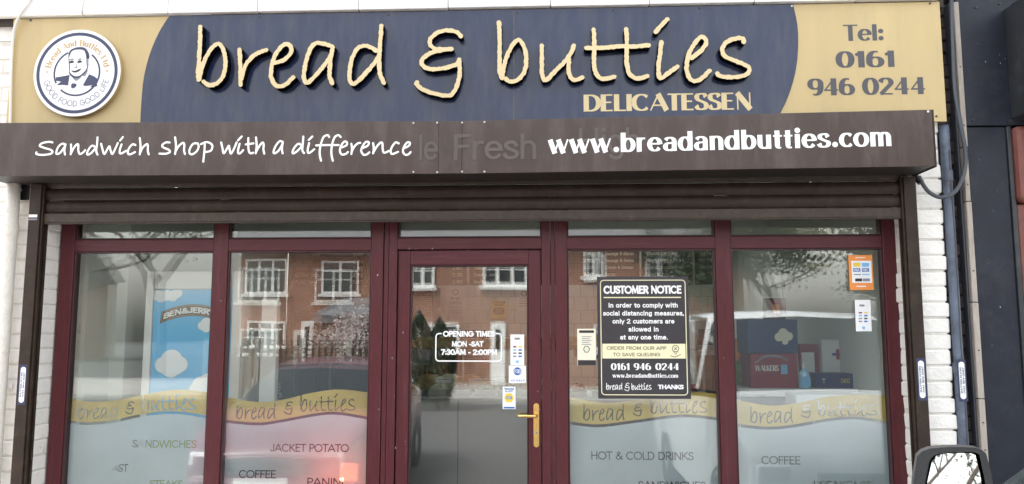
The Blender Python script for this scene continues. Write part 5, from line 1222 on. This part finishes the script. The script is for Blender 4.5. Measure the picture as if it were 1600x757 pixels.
# yellow moss tuft in the joint
# ================================================================== vehicles nosed in towards the shop, either side of the camera
def car(name, label, cx, yfront, L, W, prof, paint, glassm, wheels, van=False):
    """prof: stations from the nose back: (y, half width at belt, z sill, z belt, half width at roof, z roof)"""
    t = thing(name, label, 'van' if van else 'car', (cx, yfront, ROADZ))
    body = MB(); rows = []
    for (y, wb, zs, zb, wr_, zr) in prof:
        rows.append([(-wb*.96,-y,zs), (-wb,-y,zs+(zb-zs)*.45), (-wb*.985,-y,zb), (-wr_,-y,zr-.03 if zr > zb+.1 else zr), (-wr_*.86,-y,zr), (0,-y,zr+.025), (wr_*.86,-y,zr), (wr_,-y,zr-.03 if zr > zb+.1 else zr), (wb*.985,-y,zb), (wb,-y,zs+(zb-zs)*.45), (wb*.96,-y,zs)])
    glass = {'windscreen': MB(), 'side_window': [], 'rear_window': MB()}
    n = len(rows[0]); vs = [v for r_ in rows for v in r_]; fs = []; gl = []
    for i in range(len(rows)-1):
        up0 = prof[i][5] > prof[i][3]+.15; up1 = prof[i+1][5] > prof[i+1][3]+.15
        for k in range(n-1):
            f = (i*n+k, i*n+k+1, (i+1)*n+k+1, (i+1)*n+k)
            isside = k in (2, 7); istop = k in (3, 4, 5, 6)
            g = None
            if up0 != up1 and istop: g = 'windscreen' if up1 else 'rear_window'
            elif up0 and up1 and isside and len(prof[i]) == 6 and (prof[i+1][0]-prof[i][0]) > .3: g = 'side_window'
            elif up0 != up1 and isside: g = 'side_window'
            (gl.append((g, f)) if g else fs.append(f))
    fs += [tuple(range(n-1,-1,-1)), tuple((len(rows)-1)*n+k for k in range(n))]
    body.add(vs, fs); b = body.build('body', paint, t, bevel=.02, smooth=True)
    m_ = b.modifiers.new('edges', 'EDGE_SPLIT'); m_.split_angle = R(38)
    for nm in ('windscreen', 'rear_window'):
        ff = [f for g, f in gl if g == nm]
        if ff: MB().add(vs, ff).build(nm, glassm, t, smooth=True)
    for g, f in gl:
        if g == 'side_window': MB().add([vs[i] for i in f], [(0,1,2,3)]).build('side_window', glassm, t)
    W2 = prof[len(prof)//2][1]
    for y in wheels:
        for s_ in (-1, 1):
            wh = bpy.data.objects.new('wheel', None); link(wh, t); wh.location = (s_*(W2-.10), -y, .31); wh.rotation_euler = (0, R(90), 0)
            MB().lathe([(.17,-.10),(.29,-.11),(.31,-.07),(.31,.07),(.29,.11),(.17,.10)], seg=24).build('tyre', M['rubber'], wh, smooth=True)
            MB().lathe([(.001,.07*s_),(.06,.09*s_),(.16,.085*s_),(.18,.06*s_)], seg=16).build('rim', M['steel'], wh, smooth=True)
            MB().tube([(s_*(W2-.02), -y+.36*math.cos(R(a)), .31+.36*math.sin(R(a))) for a in range(0,181,15)], .02, 6).build('wheel_arch', M['trim'], t)
    p1 = prof[1]
    for s_ in (-1, 1): boxobj('headlight', M['lamp_glass'], s_*(p1[1]-.30), s_*(p1[1]-.05), -p1[0]-.01, -p1[0]+.10, p1[3]-.20, p1[3]-.05, t, .03)
    boxobj('bumper', paint if not van else M['trim'], -prof[0][1]-.02, prof[0][1]+.02, -.10, .10, .22, .46, t, .05)
    boxobj('grille', M['black'], -.42, .42, -p1[0]+.02, .075, .50, p1[3]-.10, t, .02)
    boxobj('number_plate', M['paper'], -.26, .26, .102, .112, .34, .45, t, .003)
    return t
RED = [(0,.70,.30,.62,.66,.63), (.12,.80,.24,.72,.74,.74), (.55,.86,.22,.86,.78,.87), (1.15,.88,.22,.95,.80,.97), (1.95,.89,.22,.97,.62,1.40), (2.05,.89,.22,.97,.63,1.42), (2.85,.89,.22,.97,.64,1.45), (2.93,.89,.22,.97,.64,1.45), (3.55,.88,.22,.98,.62,1.42), (4.05,.84,.26,.98,.60,1.00), (4.25,.78,.32,.86,.56,.88)]
rc = car('red_car', 'dark red car parked nose in on the left, mirrored in the window glass', -2.68, -2.75, 4.2, 1.78, RED, M['red_car'], M['carglass'], (.85, 3.4))
VAN = [(0,.78,.34,.72,.74,.74), (.10,.90,.28,.88,.84,.90), (.40,.94,.26,1.06,.88,1.10), (.80,.96,.26,1.25,.90,1.31), (1.75,.97,.26,1.22,.80,1.93), (1.90,.97,.26,1.22,.81,1.98), (2.75,.97,.26,1.22,.82,2.02), (2.83,.97,.26,1.22,.82,2.02), (5.0,.97,.26,1.22,.82,2.0), (5.1,.96,.3,1.22,.82,1.98)]
VX, VY = 2.37, -1.25
vn = car('parked_van', 'pale silver van parked nose in on the right with black door mirror', VX, VY, 5.0, 1.94, VAN, M['van_paint'], M['carglass'], (.85, 3.9), True)
# its left door mirror: big black housing, glass towards the camera
mc = P(1488, 732, -2.42)
mr = bpy.data.objects.new('door_mirror', None); link(mr, vn); mr.location = (mc.x-VX, mc.y-VY, mc.z-ROADZ); mr.rotation_euler = (0, 0, R(-18)); mr.scale = (1.05, 1, 1)
def mpt(px, py, Y): p = P(px, py, Y); return (p.x-mc.x, p.z-mc.z)
k = (4.8-2.42)/1250*1.0
outl = [(1434,800),(1435,757),(1440,716),(1446,708),(1457,702.6),(1478,699.5),(1499,698),(1519,698.5),(1528,702),(1533,707),(1540,735),(1543,757),(1546,800),(1540,815),(1440,815)]
o2 = [mpt(a, b, -2.42) for a, b in outl][::-1]
hs_ = MB(); n = len(o2); sc_ = (1, 1.0, .93, .70); ys = (-.0, .05, .10, .15); vs = []
for s_, y in zip(sc_, ys): vs += [(x*s_+ (1-s_)*.0, y, z*s_-(1-s_)*.05) for x, z in o2]
fs = [(i*n+j, i*n+(j+1) % n, (i+1)*n+(j+1) % n, (i+1)*n+j) for i in range(3) for j in range(n)]+[tuple(range(3*n, 4*n))]
inn = [mpt(a, b, -2.42) for a, b in [(1449,800),(1451,757),(1457,722),(1463,713),(1475,708.5),(1500,706),(1518,705.5),(1524,709),(1529,735),(1533,757),(1536,800),(1532,806),(1452,806)]][::-1]
hb = MB(); hb.add(vs, fs)
hsh = hb.build('housing', M['trim'], mr, bevel=.006, smooth=True); e_ = hsh.modifiers.new('edges', 'EDGE_SPLIT'); e_.split_angle = R(50)
base = o2; V, F = union([inn], base=o2); flat('rim', V, F, .0005, M['trim'], mr)
V, F = union([inn]); mg = flat('recess', V, F, .075, M['black'], mr)
gi = [mpt(a, b, -2.42) for a, b in [(1454,800),(1456.5,757),(1462,724),(1466.5,716),(1476,712),(1500,709.5),(1516,709),(1520.5,711.5),(1526,735),(1530,757),(1533,800)]][::-1]
V, F = union([gi]); g = flat('mirror_glass', V, F, .0, M['chrome'], mr); g.location = (0, .026, 0); g.rotation_euler = (R(-8), 0, R(-12))
MB().tube([(.06,.08,-.12), (.20,.13,-.14), (.30,.16,-.15)], [.035,.03,.035], 10).build('arm', M['trim'], mr, smooth=True)

# ================================================================== across the road: brick houses, fence, trees (seen mirrored in the glass)
def V_(px, dv, py=None):
    """x (and z) that shows at pixel px (py) in the mirror image, dv = distance past the glass along the view"""
    p = P(px, py if py is not None else 520, dv-4.8); return p
def house(name, label, pxa, pxb, dv, eave_py, wins, ridge=2.3, depth=8., gable=False, doors=()):
    Yf = -(dv-4.8); xa, xb = V_(pxa,dv).x, V_(pxb,dv).x; ze = V_(800,dv,eave_py).z
    t = thing(name, label, 'house', ((xa+xb)/2, Yf, ROADZ)); hw_ = (xb-xa)/2; h = ze-ROADZ
    boxobj('wall', M['hbrick'], -hw_, hw_, -depth, 0, 0, h, t, 0)
    rf = MB(); o_ = .35
    if gable:
        rf.hexa([(-hw_-o_,.3,h-.05),(0,.3,h-.05),(0,-depth-.3,h-.05),(-hw_-o_,-depth-.3,h-.05)],[(-hw_-o_,.3,h+.05),(0,.3,h+ridge),(0,-depth-.3,h+ridge),(-hw_-o_,-depth-.3,h+.05)])
        rf.hexa([(0.001,.3,h-.05),(hw_+o_,.3,h-.05),(hw_+o_,-depth-.3,h-.05),(0.001,-depth-.3,h-.05)],[(0.001,.3,h+ridge),(hw_+o_,.3,h+.05),(hw_+o_,-depth-.3,h+.05),(0.001,-depth-.3,h+ridge)])
    else:
        e = h-.02; rf.add([(-hw_-o_,.4,e),(hw_+o_,.4,e),(hw_+o_,-depth-.4,e),(-hw_-o_,-depth-.4,e),(-hw_-o_,.4,e+.1),(hw_+o_,.4,e+.1),(hw_+o_,-depth-.4,e+.1),(-hw_-o_,-depth-.4,e+.1),(-hw_-o_,-depth/2,h+ridge),(hw_+o_,-depth/2,h+ridge)],
             [(3,2,1,0),(0,1,5,4),(2,3,7,6),(4,5,9,8),(6,7,8,9),(1,2,6,9,5),(3,0,4,8,7)])
    r_ = rf.build('roof', M['slate'], t)
    boxobj('gutter', M['black'], -hw_-.3, hw_+.3, .401, .50, h+.0, h+.10, r_, .02)
    ch = boxobj('chimney', M['hbrick'], -hw_+.9, -hw_+1.7, -depth/2-.4, -depth/2+.4, h+ridge*.5, h+ridge+.9, r_, 0)
    for a, b, c, d, nl in wins:
        x0, x1 = V_(a,dv).x-(xa+xb)/2, V_(b,dv).x-(xa+xb)/2; z1, z0 = V_(800,dv,c).z-ROADZ, V_(800,dv,d).z-ROADZ
        w_ = boxobj('window', M['winglass'], x0+.04, x1-.04, .004, .02, z0+.04, z1-.04, t, 0)
        for q0, q1, q2, q3 in ((x0,x0+.08,z0,z1),(x1-.08,x1,z0,z1),(x0+.08,x1-.08,z1-.08,z1),(x0+.08,x1-.08,z0,z0+.08)): boxobj('frame', M['wframe'], q0, q1, .006, .07, q2, q3, w_, 0)
        for j in range(1, nl): xm_ = x0+(x1-x0)*j/nl; boxobj('frame', M['wframe'], xm_-.05, xm_+.05, .006, .068, z0+.08, z1-.08, w_, 0)
        boxobj('glazing_bar', M['wframe'], x0+.08, x1-.08, .022, .055, z0+(z1-z0)*.66, z0+(z1-z0)*.66+.05, w_, 0)
        boxobj('sill', M['wframe'], x0-.10, x1+.10, .001, .16, z0-.12, z0-.001, w_, 0)
    for a, b, c in doors:
        x0, x1 = V_(a,dv).x-(xa+xb)/2, V_(b,dv).x-(xa+xb)/2; d_ = boxobj('door', M['wframe'], x0, x1, .003, .06, .12, 2.15, t, .01); boxobj('door_glass', M['winglass'], x0+.15, x1-.15, .061, .066, 1.2, 1.95, d_, 0)
    return t
house('brick_house', 'red brick house with slate roof mirrored in the window left of the door', 372, 600, 30, 392, [(380,446,408,462,3),(385,445,505,546,3),(500,560,410,462,2)], 3.2, doors=((470,490,0),))
house('terrace_house', 'red brick terrace house mirrored in the door and right windows', 606, 1165, 27, 378, [(640,678,408,446,2),(757,826,408,446,3),(915,946,393,430,2),(1012,1077,393,434,3),(655,720,505,545,3),(930,990,505,545,3)], 3.0, doors=((770,792,0),(1020,1045,0)))
house('far_house', 'far brick house beyond the left end of the street', -260, 60, 46, 430, [(-150,-90,440,470,2),(-30,30,440,470,2)], 3.2)
# small outbuilding with hipped slate roof
dv = 23.; Yf = -(dv-4.8); a, b = V_(496,dv).x, V_(590,dv).x
t = thing('brick_porch', 'low brick porch with dark slate roof mirrored beside the door', 'porch', ((a+b)/2, Yf, ROADZ)); hw_ = (b-a)/2; h = V_(800,dv,496).z-ROADZ; h2 = V_(800,dv,466).z-ROADZ
boxobj('wall', M['hbrick'], -hw_+.1, hw_, -2.4, 0, 0, h, t, 0); MB().add([(-hw_-.15,.3,h),(hw_+.3,.3,h),(hw_+.3,-2.7,h),(-hw_-.15,-2.7,h),(-hw_+.5,-.9,h2),(hw_-.4,-.9,h2),(hw_-.4,-1.6,h2),(-hw_+.5,-1.6,h2)],[(3,2,1,0),(0,1,5,4),(1,2,6,5),(2,3,7,6),(3,0,4,7),(4,5,6,7)]).build('roof', M['slate'], t)
w_ = boxobj('window', M['winglass'], -.1, hw_-.2, .004, .02, 1.05, h-.15, t, 0)
for x in (-.1, hw_/2-.15, hw_-.26): boxobj('frame', M['wframe'], x, x+.07, .006, .06, 1.05, h-.15, w_, 0)
boxobj('sill', M['wframe'], -.2, hw_-.1, .001, .12, .95, 1.049, w_, 0)
# trellis topped fence
dv = 20.; Yf = -(dv-4.8); f_a, f_b = V_(330,dv).x, V_(690,dv).x
fn = thing('trellis_fence', 'dark timber fence with lattice top and concrete posts across the road', 'fence', (f_a, Yf, ROADZ)); nP = 5; step = (f_b-f_a)/nP; ftop = V_(800,dv,535).z-ROADZ; fmid = ftop-.42
lat = MB()
for i in range(nP+1): boxobj('post', M['concrete'], i*step-.06, i*step+.06, -.06, .06, 0, ftop+.05, fn, .01)
for i in range(nP):
    nb_ = int((step-.14)/.14)
    for j in range(nb_): boxobj('fence_board', M['fence'], i*step+.07+j*.14, i*step+.07+j*.14+.132, -.015, .01+.006*(j % 2), .08, fmid, fn, 0)
    boxobj('top_rail', M['fence'], i*step+.062, (i+1)*step-.062, -.025, .025, ftop-.04, ftop, fn, 0)
    for j in range(int((step-.14)/.16)): lat.box(i*step+.08+j*.16, i*step+.08+j*.16+.055, -.02, -.002, fmid, ftop-.041)
    for j in range(3): lat.box(i*step+.07, (i+1)*step-.07, .0, .018, fmid+.02+j*.13, fmid+.02+j*.13+.05)
o = lat.build('lattice', M['fence'], fn); o['kind'] = 'stuff'
# trees
def tree(label, x, y, H, seed, leafm=None, nleaf=0, spread=.5, lsize=.09):
    rn = random.Random(seed); t = thing('street_tree', label, 'tree', (x, y, ROADZ), 'trees across the road'); mb = MB(); tips = []
    def grow(p, d, L, r, lev):
        n = 4; pts = [p.copy()]; q = p.copy(); dd = d.copy()
        for k in range(n):
            dd = (dd+Vector((rn.uniform(-1,1), rn.uniform(-1,1), rn.uniform(-.4,.7)))*.13).normalized(); q = q+dd*(L/n); pts.append(q.copy())
            if lev >= 2: tips.append(q.copy())
        mb.tube(pts, [r*(1-.45*i/n) for i in range(n+1)], 7 if lev == 0 else 5 if lev < 3 else 3, cap=False)
        if lev >= 5: return
        for k in range(3 if lev < 4 else 2):
            b_ = pts[rn.choice((2,3,4)) if lev else rn.choice((3,4))]; ax = Vector((rn.uniform(-1,1), rn.uniform(-1,1), rn.uniform(-.15,.55))).normalized()
            grow(b_, (dd*(1-spread)+ax*spread*1.5).normalized(), L*rn.uniform(.62,.80), r*.56, lev+1)
    grow(Vector((0,0,0)), Vector((0,0,1)), H*.34, H*.021, 0)
    mb.build('trunk', M['bark'], t, fix=False)
    if nleaf:
        vs, fs = [], []
        for i in range(nleaf):
            c_ = rn.choice(tips)+Vector((rn.gauss(0,1), rn.gauss(0,1), rn.gauss(0,1)))*H*.025; a_ = Vector((rn.gauss(0,1), rn.gauss(0,1), rn.gauss(0,1))).normalized()*lsize; b_ = a_.cross(Vector((rn.gauss(0,1), rn.gauss(0,1), rn.gauss(0,1)))).normalized()*lsize*.6
            k_ = len(vs); vs += [c_-a_, c_-b_, c_+a_, c_+b_]; fs.append((k_, k_+1, k_+2, k_+3))
        mb2 = MB(); mb2.add(vs, fs); mb2.build('crown', leafm, t, fix=False)
    return t
def Tx(px, dv): return V_(px, dv).x, -(dv-4.8)
for lab, px, dv, H, sd_, lm, nl, ls in (
  ('nearly bare winter tree mirrored in the far left toplight', 250, 34, 11.5, 11, M['leafd'], 1500, .1), ('second bare tree further left across the road', 60, 38, 12, 12, None, 0, .1),
  ('tall young green tree mirrored at the top of the far right window', 1215, 34, 10, 13, M['leaf'], 2200, .10), ('broad green tree at the right end of the houses', 1475, 38, 12, 14, M['leaf'], 2500, .11),
  ('small blossom tree in front of the brick porch', 548, 21, 2.9, 15, M['blossom'], 1500, .045), ('dark evergreen tree further right across the road', 1480, 40, 10, 16, M['leafd'], 7000, .12)):
    x, y = Tx(px, dv); tree(lab, x, y, H, sd_, lm, nl, lsize=ls)
for i, (x, y, H) in enumerate(((10.0,-16.,9.),(6.5,-19.5,8.))):
    tree(('leafy tree behind the van, mirrored in its door mirror', 'slim leafy tree behind the van nearer the road')[i], x, y, H, 30+i, M['leafd'] if i else M['leaf'], 5000, lsize=.10)

for lab, px, py in (('dark conifer shrub mirrored at the left of the door glass', 655, 486), ('round dark shrub beside the conifer, mirrored in the door glass', 688, 497)):
    x, y = Tx(px, 19.); rn = random.Random(px); H = V_(px, 19., py).z-ROADZ; t = thing('dark_shrub', lab, 'shrub', (x, y, ROADZ))
    MB().tube([(0,0,0),(0,0,H*.5)], [.05,.03], 7).build('stem', M['bark'], t)
    vs, fs = [], []
    for i in range(2600):
        u = rn.random(); rad = .42*(math.sin(math.pi*min(1,(u*.9+.12)))**.7)*(.55+.45*rn.random()**.5); a = rn.uniform(0, 6.283); c_ = Vector((rad*math.cos(a), rad*math.sin(a), .15+u*(H-.15)))
        a_ = Vector((rn.gauss(0,1), rn.gauss(0,1), rn.gauss(0,1)+.6)).normalized()*.06; b_ = a_.cross(Vector((rn.gauss(0,1), rn.gauss(0,1), rn.gauss(0,1)))).normalized()*.03; k_ = len(vs); vs += [c_-a_, c_-b_, c_+a_, c_+b_]; fs.append((k_,k_+1,k_+2,k_+3))
    MB().add(vs, fs).build('crown', M['leafd'], t, fix=False)

# flecks of old paint on the neighbour's panels
rf_ = random.Random(4)
for px, py in ((1528,68),(1562,86),(1563,99),(1540,97),(1530,250),(1552,330),(1544,412),(1563,480),(1550,540),(1536,610),(1558,300),(1571,92)):
    y_ = YNB-.0168 if py < 198 else YNB-.0008; c_ = P(px, py, y_); n_ = 5; rr_ = rf_.uniform(.002,.005)
    MB().add([(c_.x+rr_*rf_.uniform(.4,1)*math.cos(6.283*k/n_), y_, c_.z+rr_*rf_.uniform(.5,1.8)*math.sin(6.283*k/n_)) for k in range(n_)], [tuple(range(n_))]).build('paint_fleck', M['print_grey'], nb2)
